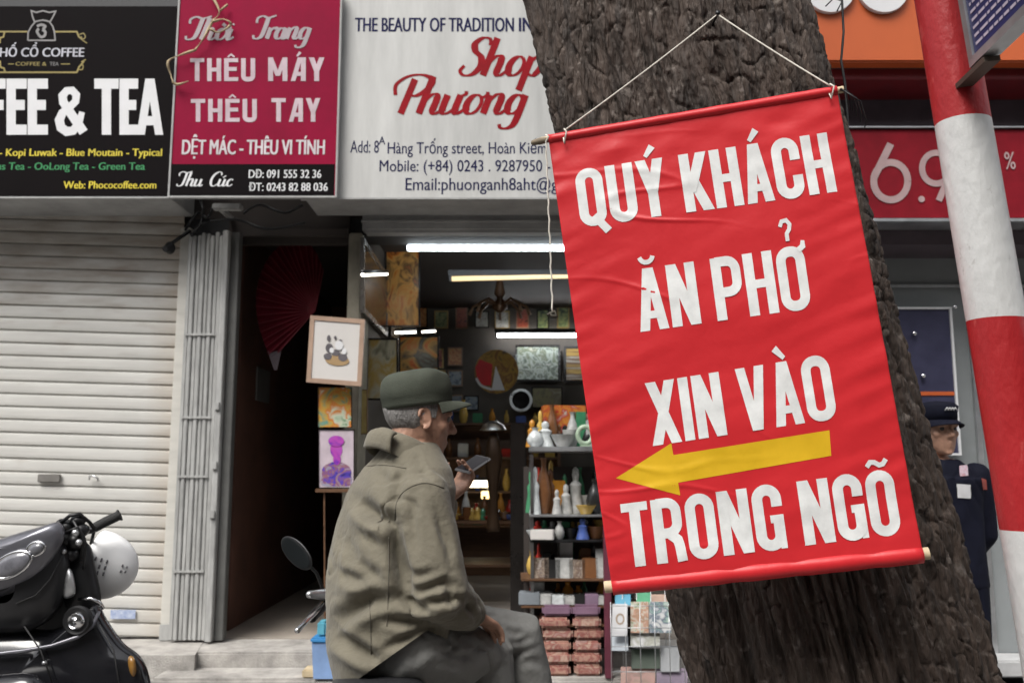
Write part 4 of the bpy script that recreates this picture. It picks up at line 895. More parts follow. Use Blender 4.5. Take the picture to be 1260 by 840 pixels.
# round lacquer plate with a white cone
pc = P(611, 457, 9.2); rp_ = 27 / FPX * 9.3
pl = thing('lacquer_plate', 'round red and gold lacquer plate with a white cone on the back wall', 'plate', tuple(pc))
mb = MB(); mb.lathe([(rp_ * .3, .03), (rp_ * .95, .02), (rp_, 0), (rp_ * .97, .0), (rp_ * .8, .012), (.01, .014)], pc, (0, 1, 0), 40); mb.build('dish', art('gold lacquer', [(.03, .015, .01), (.35, .2, .02), (.16, .06, .01), (.4, .25, .04)], 6, .6), pl, 40)
def onplate(pts, Y): return [P(a, b, Y) for a, b in pts]
mb = MB(); mb.slab(onplate([(585, 452), (590, 442), (606, 448), (604, 474), (594, 474), (587, 466)], 9.195), (0, .004, 0)); mb.build('red_field', mat('red lacquer', (0.55, 0.015, 0.02), 0.6), pl)
mb = MB(); mb.slab(onplate([(610, 450), (621, 480), (605, 480)], 9.185), (0, .006, 0)); ribbon(mb, spline([(586, 465), (592, 474), (605, 479)]), 3, lambda x, y, l: P(x, y, 9.186)); mb.build('cone', M_white, pl)
# hanging carved lamp, mirror, big vases
hl = thing('hanging_ornament', 'dim carved wooden hanging ornament with drooping arms under the shop ceiling', 'ornament', tuple(P(615, 372, 8.0)))
mb = MB(); c = P(615, 375, 8.0)
mb.lathe([(.01, .55), (.018, .3), (.03, .2), (.05, .1), (.025, .06), (.06, .02), (.07, -.03), (.02, -.07)], c, (0, 0, 1), 16); mb.build('stem', M_wood, hl, True)
for k in range(8):
    a = 2 * math.pi * k / 8; d = Vector((math.cos(a), math.sin(a), 0)); mb = MB(); mb.tube([c + d * .04, c + d * .14 + Vector((0, 0, .04)), c + d * .24 + Vector((0, 0, -.02)), c + d * .27 + Vector((0, 0, -.09))], [.014, .012, .012, .016], 8); mb.build('arm', M_framebrown, hl, True)
mr_ = MB(); c = P(641, 492, 9.1); mr_.lathe([(.09, .02), (.115, .02), (.115, 0), (.09, 0), (.09, .02)], c, (0, 1, 0), 30, False)
mrr = thing('round_mirror', 'small round dark mirror on the back wall below the village painting', 'mirror', tuple(c)); mr_.build('frame', M_steel, mrr, 40)
mb = MB(); mb.lathe([(.089, .004), (.089, .015)], c, (0, 1, 0), 30); mb.build('glass', mat('mirror', (0.05, 0.05, 0.05), 0.1, 1.0), mrr)
VP = [(0.02, 0), (.05, .0), (.075, .06), (.085, .14), (.06, .24), (.028, .30), (.03, .34), (.045, .36), (.035, .36), (.02, .33)]
def vase(label, px, py, Y, h, w, m, group=None, name='vase'):
    c = P(px, py, Y); k = h / .36; mb = MB(); mb.lathe([(r * k * w, z * k) for r, z in VP], c, (0, 0, 1), 18)
    return tag(mb.build(name, m, None, True), label, 'vase', group)
# display table in the middle of the shop
M_gloss = lambda n, c, r=.2: mat(n, c, r, nscale=20, namt=.2)
zt_ = P(600, 640, 7.2).z; xa, xb = P(540, 640, 7.2).x, P(642, 640, 7.2).x
dtb = thing('display_table', 'dark wooden display table in the middle of the souvenir shop', 'table', ((xa + xb) / 2, 7.4, ZF))
mb = MB(); mb.box((xa, 7.2, zt_ - .03), (xb, 7.9, zt_), .008); mb.build('table_top', M_wood, dtb)
for x in (xa + .03, xb - .07):
    for y in (7.22, 7.84): mb = MB(); mb.box((x, y, ZF), (x + .04, y + .04, zt_ - .031), .005); mb.build('leg', M_wood, dtb)
mb = MB(); mb.box((xa + .04, 7.25, ZF + .3), (xb - .04, 7.85, ZF + .32)); mb.build('lower_shelf', M_wood, dtb)
cols = [('white', (.6, .6, .58)), ('amber', (.45, .2, .03)), ('red', (.42, .03, .02)), ('black', (.02, .02, .02)), ('blue', (.06, .1, .3)), ('green', (.05, .2, .1)), ('gold', (.5, .33, .08)), ('brown', (.16, .07, .03))]
mt_gl = [mat('glossy trinket ' + n, c, .12, nscale=20, namt=.3, coat=.5) for n, c in cols]
for i, (px, h, w, cn) in enumerate(((552, .16, .8, 3), (562, .13, .9, 1), (573, .22, .7, 0), (586, .12, 1.1, 2), (596, .18, .8, 7), (607, .10, 1.2, 6), (616, .2, .7, 1), (627, .15, 1.0, 2), (637, .24, .7, 5))):
    vase(f'{cols[cn][0]} lacquer vase on the display table, {["squat", "slim", "round", "tall"][i % 4]} shape {["behind the phone hand", "near the table edge", "beside the lit lamp strip", "at the dark end"][min(3, i // 3 + (i > 7))]}', px, 638, 7.3 + .12 * (i % 3), h, w, M_gloss('lacquer ' + cols[cn][0], cols[cn][1]), 'vases on the display table')
for i in range(14):
    cn = int(rng.integers(8)); kd = int(rng.integers(3)); x = P(548 + i * 6.6, 638, 7.26).x; h = rng.uniform(.04, .11); mb = MB()
    if kd == 0: mb.lathe([(.02, 0), (.028, .004), (.05, h * .6), (.046, h * .6), (.02, .012), (.003, .01)], (x, 7.25, zt_ + .001), (0, 0, 1), 16)
    elif kd == 1: mb.box((-.03, -.025, 0), (.03, .025, h), .005, Matrix.Translation((x, 7.25, zt_ + .001)) @ Matrix.Rotation(rng.uniform(-.6, .6), 4, 'Z'))
    else: mb.lathe([(h * .3, 0), (h * .34, h * .2), (h * .2, h * .5), (h * .25, h * .75), (h * .1, h)], (x, 7.25, zt_ + .001), (0, 0, 1), 14)
    tag(mb.build('trinket', mt_gl[cn], None, 40), f'{cols[cn][0]} little {["bowl", "box", "figurine"][kd]} at the front edge of the display table, {(["first", "second", "third", "fourth", "fifth", "sixth", "seventh", "eighth", "ninth", "tenth", "eleventh", "twelfth", "thirteenth", "last"])[i]} along', 'souvenir', 'trinkets on the display table')
# lit lamp strip over a shelf further back
lsx = thing('lamp_strip', 'small lit warm lamp strip glowing behind the phone', 'lamp', tuple(P(590, 595, 8.6)))
mb = MB(); mb.box(P(574, 591, 8.6), P(606, 599, 8.65), .01); mb.build('diffuser', mat('warm lamp', (.9, .85, .7), .5, emit=(1, .86, .6), estr=3.2), lsx)
mb = MB(); mb.box(P(573, 587, 8.6), P(607, 590, 8.66)); mb.build('housing', M_darkmetal, lsx)
lb = thing('glowing_box', 'small glowing yellow display box below the lamp strip', 'lamp', tuple(P(600, 610, 8.5)))
mb = MB(); mb.box(P(592, 604, 8.5), P(606, 613, 8.56), .006); mb.build('shade', mat('yellow lamp', (.8, .6, .3), .5, emit=(1, .72, .3), estr=1.4), lb)
mb = MB(); mb.box(P(591, 614, 8.5), P(607, 616, 8.56)); mb.build('foot', M_darkmetal, lb)
bs = thing('back_cabinet', 'dark wooden cabinet of small goods along the back wall', 'cabinet', tuple(P(600, 690, 9.1)))
xa, xb = P(520, 600, 9.0).x, P(690, 600, 9.0).x; zz = [P(600, y, 9.0).z for y in (520, 562, 604, 646)]
mb = MB(); mb.box((xa, 9.0, ZF), (xa + .03, 9.36, zz[0])); mb.box((xb - .03, 9.0, ZF), (xb, 9.36, zz[0])); mb.box((xa + .03, 9.34, ZF), (xb - .03, 9.36, zz[0])); mb.build('case', M_wood, bs)
for z in zz: mb = MB(); mb.box((xa + .032, 9.0, z - .02), (xb - .032, 9.33, z)); mb.build('shelf', M_wood, bs)
mt_g = [M_gloss('goods ' + n, tuple(k * 1.05 for k in c)) for n, c in cols]
for r_, z in enumerate(zz):
    for k in range(9):
        x = xa + .10 + k * (xb - xa - .2) / 8; j = int(rng.integers(8)); mb = MB(); h = rng.uniform(.10, .24); w = rng.uniform(.6, 1.1); kk_ = h / .36
        if (k + r_) % 3: mb.lathe([(a * kk_ * w, b * kk_) for a, b in VP], (x, 9.12, z + .001), (0, 0, 1), 12)
        else: mb.box((x - .05, 9.06, z + .001), (x + .05, 9.2, z + .02 + h * .5), .006)
        tag(mb.build('souvenir', mt_g[j], None, 40), f'{cols[j][0]} {"vase" if (k + r_) % 3 else "box"} on the {["top", "second", "third", "lowest"][r_]} level of the back wall cabinet, {["first", "second", "third", "fourth", "fifth", "sixth", "seventh", "eighth", "last"][k]} along', 'souvenir', 'goods in the back cabinet')
AW = [('red brown', [(.05, .01, .01), (.3, .06, .03), (.12, .05, .02)]), ('gold brown', [(.05, .03, .01), (.42, .27, .06), (.2, .1, .03)]), ('dark green', [(.02, .04, .02), (.16, .2, .08), (.3, .25, .1)]), ('orange', [(.06, .02, .01), (.45, .16, .03), (.35, .25, .08)]), ('grey white', [(.05, .05, .05), (.4, .39, .35), (.15, .13, .1)]), ('blue grey', [(.02, .03, .05), (.15, .2, .26), (.3, .3, .26)])]
AWm = [art('small art ' + n, c, 16, .35, seed=3.3 * i) for i, (n, c) in enumerate(AW)]
ORD = ['first', 'second', 'third', 'fourth', 'fifth', 'sixth', 'seventh', 'eighth', 'ninth', 'tenth', 'eleventh', 'twelfth']
for r_, (y0, y1, xs_, rn, Yp) in enumerate(((352, 374, range(522, 720, 24), 'top row under the ceiling on the back wall', 9.36), (380, 404, range(518, 722, 25), 'row just above the thin back wall tube', 9.35), (428, 450, range(516, 580, 22), 'upper row left of the round lacquer plate', 9.3), (456, 478, range(518, 580, 21), 'lower row left of the round lacquer plate', 9.3), (484, 506, range(520, 630, 20), 'row just above the back cabinet', 9.3))):
    for k, x in enumerate(xs_):
        j = int(rng.integers(6)); w = rng.uniform(7, 10.5); h = rng.uniform(-2, 2); yo = rng.uniform(-3, 3)
        if r_ == 4 and x > 596: continue
        picture('small_picture', f'{AW[j][0]} small picture, {ORD[k]} in the {rn}', 'picture', flat(x - w, y0 + h + yo, x + w, y1 - h + yo, Yp), .02, .012, AWm[j], [M_framedark, M_framegold, M_framebrown][k % 3], 'small pictures on the back wall')
dk = thing('floor_lamp', 'dark lamp with a white rimmed shade in the middle of the shop', 'lamp', tuple(P(607, 640, 7.0)))
mb = MB(); c = P(607, 529, 7.0); mb.lathe([(.03, .07), (.08, .04), (.105, 0), (.10, 0), (.07, .03), (.02, .055)], c, (0, 0, 1), 24); mb.build('shade', M_steel, dk, 40)
mb = MB(); mb.lathe([(.03, -.02), (.05, -.08), (.07, -.2), (.05, -.36), (.03, -.5), (.05, -.72), (.05, c.z * 0 - .76)], c, (0, 0, 1), 18); mb.build('stand', mat('dark bronze', (.06, .035, .02), .35, .3), dk, True)
dc = MB(); c = P(655, 700, 6.4)
tag(MB().box((P(628, 600, 6.3).x, 6.3, ZF), (P(648, 600, 6.3).x, 6.6, P(628, 520, 6.3).z), .01).build('tall_screen', M_framedark), 'tall black lacquer screen standing left of the display rack', 'screen')

# ------------------------------------------------------------------ display rack beside the shop opening
YR0, YR1 = 5.28, 5.62; ZR = .215
xa, xb = P(652, 700, YR0).x, P(790, 700, YR0).x
dr = thing('display_rack', 'metal display rack crowded with souvenirs between the man and the banner', 'shelf', ((xa + xb) / 2, YR0, ZR))
sh_y = (549, 633, 664, 712, 745, 768)
for i, y in enumerate(sh_y):
    z = P(690, y, YR0).z; mb = MB(); th = .03 if i == 0 else .014
    mb.box((xa - (.0 if i < 3 else .05), YR0, z - th), (xb, YR1, z), .004); mb.build('shelf', M_alu if i in (0, 1) else M_wood if i > 2 else M_darkmetal, dr)
mb = MB(); zt = P(690, 552, YR0).z
for x in (xa + .004, xb - .022):
    for y in (YR0 + .02, YR1 - .035): mb.box((x, y, ZR), (x + .018, y + .018, zt - .03))
mb.build('upright', M_steel, dr)
mb = MB(); mb.box((xa - .03, YR1 + .002, ZR), (xb, YR1 + .02, zt - .1)); mb.build('back_panel', M_darkwall, dr)
def item(label, px, row, kind, m, w, h, dy=.08, name='souvenir', cat='souvenir', grp=None):
    z = P(690, sh_y[row], YR0).z + .0015; x = P(px, sh_y[row], YR0).x; y = YR0 + dy; mb = MB()
    if kind == 'box': mb.box((-w / 2, -.05, 0), (w / 2, .05, h), .004, Matrix.Translation((x, y, z)) @ Matrix.Rotation(rng.uniform(-.22, .22), 4, 'Z'))
    elif kind == 'vase': k = h / .36; mb.lathe([(a * w / .17, b * k) for a, b in VP], (x, y, z), (0, 0, 1), 16)
    elif kind == 'bowl': mb.lathe([(w * .25, 0), (w * .3, .01), (w * .5, h), (w * .46, h), (w * .25, .02), (.004, .015)], (x, y, z), (0, 0, 1), 20)
    elif kind == 'figure': mb.lathe([(w * .5, 0), (w * .42, h * .2), (w * .3, h * .45), (w * .36, h * .6), (w * .16, h * .7), (w * .22, h * .82), (w * .18, h * .94), (w * .04, h)], (x, y, z), (0, 0, 1), 16)
    elif kind == 'card': mb.hexa([Vector((x - w / 2, y, z)), Vector((x + w / 2, y, z)), Vector((x + w / 2, y + h * .25, z + h)), Vector((x - w / 2, y + h * .25, z + h))], [Vector((x - w / 2, y + .006, z)), Vector((x + w / 2, y + .006, z)), Vector((x + w / 2, y + h * .25 + .006, z + h)), Vector((x - w / 2, y + h * .25 + .006, z + h))])
    elif kind == 'ring': mb.tube([(x + w * .36 * math.cos(a), y, z + h * .5 + h * .38 * math.sin(a)) for a in np.linspace(0, 2 * math.pi, 25)], h * .11, 10, False); mb.box((x - w * .25, y - .02, z), (x + w * .25, y + .02, z + h * .06))
    return tag(mb.build(name, m, None, 40), label, cat, grp or f'goods on the display rack')
W_, K_, G_, A_, B_ = (mat('aged porcelain', (.40, .40, .385), .35, nscale=25, namt=.4), mt_g[3], mt_g[6], mt_g[1], mt_g[7]); M_clear = mat('pressed glass', (0.55, 0.58, 0.58), 0.12, nscale=40, namt=.3)
item('pressed glass tumbler at the left end of the rack top', 659, 0, 'vase', M_clear, .10, .11); item('pressed glass jar with a lid on the rack top', 672, 0, 'figure', M_clear, .11, .15, .12)
item('heap of white porcelain bowls on the rack top', 694, 0, 'bowl', W_, .15, .07); item('white porcelain cup beside the bowls on the rack top', 703, 0, 'bowl', W_, .09, .10, .15)
item('green and white ring ornament on the rack top by the banner edge', 721, 0, 'ring', mat('jade', (.35, .45, .33), .3), .12, .13, .05)
item('large orange and red boxed gift behind the porcelain bowls', 697, 0, 'box', art('gift art', [(.42, .03, .02), (.48, .2, .03), (.36, .03, .02), (.42, .36, .3)], 12, .4), .26, .25, .26); item('pale red gift box leaning at the back of the rack top', 716, 0, 'box', mat('pale red box', (.42, .16, .13), .5), .15, .2, .27)
for i, (px, k, m, w, h, s) in enumerate(((659, 'figure', M_clear, .07, .27, 'tall glass figurine behind the bright rack post'), (670, 'vase', B_, .09, .32, 'tall brown vase in the rack\'s upper glass level'), (679, 'figure', B_, .08, .26, 'brown carved figurine beside the tall brown vase'), (686, 'figure', W_, .06, .14, 'small white figurine in the upper glass level'), (698, 'figure', W_, .08, .17, 'plump white figurine in the upper glass level'), (711, 'figure', W_, .10, .27, 'tallest white figurine in the upper glass level'), (722, 'bowl', G_, .12, .05, 'shallow gold dish near the banner edge in the upper glass level'), (734, 'vase', K_, .1, .2, 'black vase half hidden by the banner in the upper glass level'))): item(s, px, 1, k, m, w, h, .06 + .05 * (i % 3))
for i, (px, k, m, w, h, s) in enumerate(((660, 'bowl', M_clear, .12, .05, 'glass dish at the left end of the second level'), (676, 'box', K_, .08, .06, 'small black box on the second level'), (689, 'vase', W_, .06, .10, 'little white cup on the dark second level'), (704, 'bowl', K_, .1, .06, 'black lacquer bowl on the second level'), (718, 'figure', mt_g[4], .08, .12, 'dark blue figurine on the second level'), (735, 'bowl', B_, .12, .07, 'brown bowl by the banner on the second level'))): item(s, px, 2, k, m, w, h, .05 + .06 * (i % 2))
M_photo = art('photo cards', [(.05, .04, .04), (.28, .22, .17), (.10, .06, .04), (.34, .3, .27)], 22, .4)
for i, (px, k, m, w, h, s) in enumerate(((666, 'card', M_photo, .09, .11, 'first photo tile standing on the third level'), (680, 'card', K_, .09, .10, 'black framed tile on the third level'), (695, 'card', W_, .10, .11, 'white framed tile with a dark round motif on the third level'), (711, 'card', M_photo, .09, .10, 'second photo tile standing right of the white framed one'), (727, 'card', B_, .09, .11, 'brown tile on the third level'), (741, 'card', W_, .06, .16, 'tall pale card beside the banner edge on the third level'))): item(s, px, 3, k, m, w, h, .03)
item('pale price card standing high at the left of the rack', 668, 2, 'box', M_print, .13, .055, .02)
GM = [('black', K_), ('brown', B_), ('gold', G_), ('amber', A_), ('red', mt_g[2]), ('dark green', mt_g[5]), ('silver', M_steel), ('white', W_)]
for row, rn in ((0, 'top'), (1, 'upper glass level'), (2, 'second level'), (3, 'third level'), (4, 'lower level')):
    for k in range(11):
        j = int(rng.choice([0, 0, 1, 1, 2, 3, 4, 5, 6, 7])); kd = ['figure', 'vase', 'bowl', 'box', 'figure'][int(rng.integers(5))]; h = rng.uniform(*((.12, .26), (.18, .33), (.085, .125), (.12, .2), (.09, .125))[row])
        item(f'{GM[j][0]} little {dict(figure="figurine", vase="vase", bowl="bowl", box="box")[kd]}, {ORD[k]} along the back of the rack\'s {rn}', 656 + k * 8.6 + rng.uniform(-2, 2), row, kd, GM[j][1], rng.uniform(.045, .085) if kd != 'bowl' else .1, h if kd != 'bowl' else h * .5, rng.uniform(.16, .24))
for i, (px, m, w, h, s) in enumerate(((652, mat('slate box', (.2, .22, .24), .4), .12, .07, 'grey blue packet at the left end of the crowded lower level'), (671, W_, .09, .06, 'white paper packet on the lower level'), (687, M_clear, .08, .055, 'silver wrapped packet on the lower level'), (702, W_, .07, .05, 'small white packet in the middle of the lower level'), (715, mt_g[3], .06, .06, 'black packet on the lower level'), (728, mat('mauve', (.25, .17, .24), .5), .08, .06, 'mauve packet on the lower level'), (743, W_, .07, .05, 'white packet beside the banner rod on the lower level'))): item(s, px, 4, 'box', m, w, h, .06)
# bundles of reddish printed cloth stacked on the step
M_bun = [art('bundle print a', [(.30, .12, .09), (.42, .25, .19), (.24, .07, .06), (.45, .36, .29)], 18, .6, seed=3), art('bundle print b', [(.34, .15, .11), (.46, .33, .26), (.28, .1, .08), (.42, .28, .25)], 15, .6, seed=12), mat('violet wrapped bundle', (.22, .13, .19), .5)]
for col in range(2):
    for k in range(6):
        x = P(685 + 38 * col, 800, YR0).x; w = .165; z = ZR + .002 + k * .064; mb = MB(); j = rng.uniform(-.008, .008)
        ww = w * rng.uniform(.93, 1.04); mb.box((-ww / 2, -.14, 0), (ww / 2, .14, rng.uniform(.056, .0625)), .014, Matrix.Translation((x + j, YR0 + .12 + j, z)) @ Matrix.Rotation(rng.uniform(-.05, .05), 4, 'Z')); mb.v = [(a + .004 * nz(Vector((a * 30, b * 30, c * 30))), b + .004 * nz(Vector((a * 30, c * 30, 5))), c) for a, b, c in mb.v]
        tag(mb.build('cloth_bundle', M_bun[2] if k == 5 else M_bun[(k + col) % 2], None, 40), f'{["reddish printed", "violet wrapped"][k == 5]} cloth bundle, {["lowest", "second from the step", "third from the step", "fourth from the step", "fifth from the step", "topmost"][k]} of the {["stack nearer the man", "stack nearer the banner"][col]}', 'bundle', 'cloth bundles stacked under the rack')
rp2 = MB(); a = P(748, 730, 5.2); rp2.box((a.x - .02, 5.2, ZR), (a.x + .02, 5.24, P(748, 640, 5.2).z), .004)
tag(rp2.build('maroon_post', mat('maroon post', (.13, .03, .05), .5)), 'maroon wooden post between the souvenir rack and the postcard rack', 'post')
# postcard rack
YC = 5.1; cr_ = thing('postcard_rack', 'white wire rack of booklets and postcards below the banner beside the trunk', 'rack', tuple(P(800, 838, YC)))
mb = MB(); X0, X1 = P(752, 790, YC).x, P(842, 790, YC).x
for y in (745, 772, 795, 826, 860):
    z = P(800, y, YC).z
    mb.tube([(X0, YC, z), (X1, YC, z)], .0024, 6); mb.tube([(X0, YC + .12, z - .02), (X1, YC + .12, z - .02)], .0024, 6)
for x in np.linspace(X0, X1, 6): mb.tube([(x, YC, .104), (x, YC, P(800, 740, YC).z)], .0024, 6); mb.tube([(x, YC + .12, .104), (x, YC + .12, P(800, 725, YC).z)], .0024, 6)
mb.build('wire_frame', M_alu, cr_, True)
def card(label, x0, y0, x1, y1, m, dY=.04, name='postcard', cat='postcard', th=.012, grp='cards in the postcard rack'):
    a, b, c, d = P(x0, y1, YC + dY), P(x1, y1, YC + dY), P(x1, y0, YC + dY + .05), P(x0, y0, YC + dY + .05); mb = MB(); mb.hexa([a, b, c, d], [k + Vector((0, th, 0)) for k in (a, b, c, d)])
    return tag(mb.build(name, m), label, cat, grp)
bk = thing('booklet', 'white booklet with a round emblem at the left of the postcard rack', 'booklet', tuple(P(763, 782, YC)), 'cards in the postcard rack')
mb = MB(); a, b, c, d = P(753, 782, YC + .02), P(772, 782, YC + .02), P(772, 743, YC + .06), P(754, 743, YC + .06); mb.hexa([a, b, c, d], [k + Vector((0, .015, 0)) for k in (a, b, c, d)]); mb.build('cover', M_white, bk)
mb = MB(); ribbon(mb, arc(763, 761, 4.5, 6, 0, 360, 20), 2, lambda x, y, l: P(x, y, YC + .02 + .04 * (782 - y) / 39 - .002), 3); mb.build('emblem', mat('tan emblem', (.42, .33, .25), .5), bk)
card('blue folded leaflet standing above the white booklet', 757, 731, 776, 744, mat('sky blue paper', (.10, .32, .45), .5), .09); card('green leaflet top standing at the rack\'s upper edge', 783, 729, 800, 742, mat('green paper', (.10, .36, .2), .5), .1); card('peach leaflet top at the upper edge by the trunk', 801, 731, 824, 743, mat('peach paper', (.48, .33, .26), .5), .11)
card('floral printed card facing out in the upper pocket', 776, 740, 798, 778, art('floral', [(.55, .5, .45), (.34, .2, .12), (.5, .3, .22), (.5, .5, .42), (.2, .25, .12)], 20, .4, seed=2), .05)
card('white card with dark ink figures in the upper pocket by the trunk', 799, 740, 826, 778, art('ink', [(.6, .6, .58), (.55, .56, .56), (.12, .15, .2), (.3, .42, .36), (.58, .58, .55)], 14, .4, seed=6), .05)
card('pale blue grey card in the lower pocket below the white booklet', 753, 783, 773, 800, mat('blue grey card', (.42, .46, .5), .5), .03); card('grey white card in the middle pocket', 776, 779, 812, 794, art('card c', [(.5, .5, .48), (.3, .3, .25), (.52, .52, .52)], 16, .4, seed=8), .03); card('dark green card in the lower pocket', 777, 798, 812, 822, mat('dark green card', (.06, .08, .06), .5), .05); card('silver grey card stack by the trunk', 813, 796, 836, 826, mat('grey stack', (.36, .37, .38), .5), .04)
card('brown and pink album at the bottom of the postcard rack', 764, 820, 806, 848, art('album', [(.3, .22, .18), (.42, .25, .22), (.15, .12, .1)], 12, .5, seed=1), .02); card('violet grey album at the bottom of the rack by the trunk', 808, 822, 846, 850, mat('violet album', (.25, .2, .26), .5), .02)
# small things on the step
bb = thing('blue_basket', 'small blue plastic basket on the door step behind the seated man', 'basket', tuple(P(402, 828, 5.25)))
c = P(404, 829, 5.25); c.z = .217; mb = MB(); w = .07
mb.hexa([c + Vector((-w, -.06, 0)), c + Vector((w, -.06, 0)), c + Vector((w, .08, 0)), c + Vector((-w, .08, 0))], [c + Vector((-w * 1.15, -.075, .19)), c + Vector((w * 1.15, -.075, .19)), c + Vector((w * 1.15, .095, .19)), c + Vector((-w * 1.15, .095, .19))]); mb.build('tub', mat('pale blue plastic', (.22, .34, .58), .4), bb)
mb = MB(); mb.box((c.x - w * 1.25, 5.165, c.z + .192), (c.x + w * 1.25, 5.355, c.z + .22), .008); mb.build('rim', mat('bright blue plastic', (.06, .26, .55), .35), bb)
mb = MB(); mb.box((c.x - .06, 5.2, c.z + .222), (c.x - .01, 5.3, c.z + .30), .01); tag(mb.build('packet', mat('teal packet', (.1, .33, .42), .4)), 'teal packet standing in the small blue basket', 'packet')
c = P(383, 832, 5.22); mb = MB(); mb.box((c.x - .05, 5.21, .217), (c.x + .07, 5.33, .26), .006); tag(mb.build('wood_block', M_palewood), 'pale wooden block on the door step beside the blue basket', 'block')
mb = MB(); mb.hexa([P(403, 837, 5.21), P(415, 839, 5.21), P(416, 822, 5.25), P(408, 828, 5.25)], [k + Vector((0, .004, 0)) for k in (P(403, 837, 5.21), P(415, 839, 5.21), P(416, 822, 5.25), P(408, 828, 5.25))])
tag(mb.build('paper_scrap', M_white), 'white folded paper scrap standing on the door step beside the blue basket', 'paper')
# ------------------------------------------------------------------ people
def headshape(mb, T, old=False):
    """head in its own axes (x forward, y left, z up), placed by the 4x4 matrix T"""
    w = lambda *p: T @ Vector(p); ax = T.to_3x3()
    X, Yv_, Z = ax.col[0].copy(), ax.col[1].copy(), ax.col[2].copy()
    mb.ball(w(-.012, 0, .035), (.098, .077, .088), ax, 22)
    mb.loft([(w(c, 0, z), X, Yv_, rx, ry) for z, c, rx, ry in ((.05, -.002, .096, .074), (.015, .004, .089, .071), (-.02, .010, .083, .067), (-.05, .017, .076, .061), (-.08, .028, .062, .051), (-.103, .044, .040, .037), (-.115, .052, .018, .018))], 24)
    mb.capsule([w(-.02, 0, -.02), w(-.032, 0, -.09), w(-.05, 0, -.22)], [.056, .055, .062], 18)
    mb.capsule([w(.088, 0, .022), w(.101, 0, -.002), w(.112, 0, -.024)], [.008, .009, .0125], 10)
    for s in (-1, 1):
        mb.ball(w(.100, s * .011, -.029), (.011, .008, .008), ax, 10)
        mb.capsule([w(.080, s * .046, .024), w(.091, s * .014, .027)], [.009, .009], 8)
        mb.ball(w(.058, s * .046, -.016), (.024, .018, .02), ax, 12)
        mb.capsule([w(.082, s * .018, -.064), w(.092, 0, -.061)], [.005, .0075], 8); mb.capsule([w(.080, s * .015, -.074), w(.089, 0, -.074)], [.005, .0075], 8)
        e = w(-.004, s * .074, -.004)
        mb.ball(w(-.002, s * .072, -.004), (.017, .008, .026), ax, 10)
        ring = [w(-.006 + .019 * math.cos(a) - .004 * math.sin(a), s * (.080 + .004 * math.cos(a + 2.6)), -.004 + .030 * math.sin(a)) for a in np.linspace(R(-100), R(170), 14)]
        mb.capsule(ring, [.0055] * 14, 8); mb.ball(w(.0, s * .079, -.030), (.008, .006, .009), ax, 8)
    mb.ball(w(.073, 0, -.103), (.017, .02, .015), ax, 12)
def handshape(mb, wr, fdir, pal, thumb_side, curl=(25, 35, 25), sc=1.0, spread=1.0):
    f = Vector(fdir).normalized(); n = Vector(pal); n = (n - f * n.dot(f)).normalized(); s = f.cross(n) * thumb_side; wr = Vector(wr)
    mb.loft([(wr + f * a * sc, s, n, b * sc, c * sc) for a, b, c in ((-.03, .027, .021), (.0, .028, .02), (.03, .037, .018), (.065, .042, .016), (.092, .041, .014))], 16)
    for off, l in ((.031, .068), (.0105, .077), (-.0105, .071), (-.030, .056)):
        p = wr + f * .085 * sc + s * off * sc; d = (f + s * off * 2.5 * spread).normalized(); pts = [p]; ang = 0
        for c_, q in zip(curl, (.45, .31, .24)):
            ang += R(c_ * rng.uniform(.9, 1.12)); dd = d * math.cos(ang) + n * math.sin(ang); pts.append(pts[-1] + dd * l * q * sc)
        mb.capsule(pts, [.0098 * sc, .0092 * sc, .0085 * sc, .0068 * sc], 9)
    p = wr + f * .02 * sc + s * .026 * sc + n * .004
    mb.capsule([p, p + (s * .75 + f * .6 + n * .3).normalized() * .038 * sc, p + (s * .6 + f * .9 + n * .5).normalized() * .068 * sc, p + (s * .4 + f * 1.0 + n * .7).normalized() * .092 * sc], [.014 * sc, .0118 * sc, .0105 * sc, .008 * sc], 10)
def bvh_of(o):
    from mathutils.bvhtree import BVHTree
    off = wloc(o); return BVHTree.FromPolygons([v.co + off for v in o.data.vertices], [tuple(p.vertices) for p in o.data.polygons])
EYEV = Vector((0, 0, EYE))
def on_surface(bv, x, y, lift):
    d = Vector(ray(x, y)).normalized(); h = bv.ray_cast(EYEV, d)
    return None if h[0] is None else h[0] + (h[1] if h[1].dot(d) < 0 else -h[1]) * lift
def decal(bv, name, m, q, parent, n=12, k=12, lift=.003):
    q = [np.array(a, float) for a in q]; vs = []; fs = []
    for i in range(n + 1):
        for j in range(k + 1):
            s, t = i / n, j / k; p = (q[0] * (1 - t) + q[1] * t) * (1 - s) + (q[3] * (1 - t) + q[2] * t) * s; h = on_surface(bv, *p, lift)
            if h is None: return
            vs.append(h)
    for i in range(n):
        for j in range(k): fs.append((i * (k + 1) + j, i * (k + 1) + j + 1, (i + 1) * (k + 1) + j + 1, (i + 1) * (k + 1) + j))
    mb = MB(); mb.add(vs, fs); return mb.build(name, m, parent, True)
def seams(bv, name, m, lines, parent, r=.0015):
    mb = MB()
    for l in lines:
        q = [on_surface(bv, *p, r * .4) for p in spline(l, 8)]; q = [k for k in q if k is not None]
        if len(q) > 3: mb.tube(q, r, 6)
    if mb.v: mb.build(name, m, parent, True)
def weave(V, N, amp, sc, seed):
    d = np.array([nz(Vector((v[0] * sc, v[1] * sc, v[2] * sc * .75 + seed))) + .5 * nz(Vector((v[0] * sc * 2.2, v[1] * sc * 2.2, v[2] * sc * 1.7 + seed))) for v in V])
    return V + N * (d * amp)[:, None]

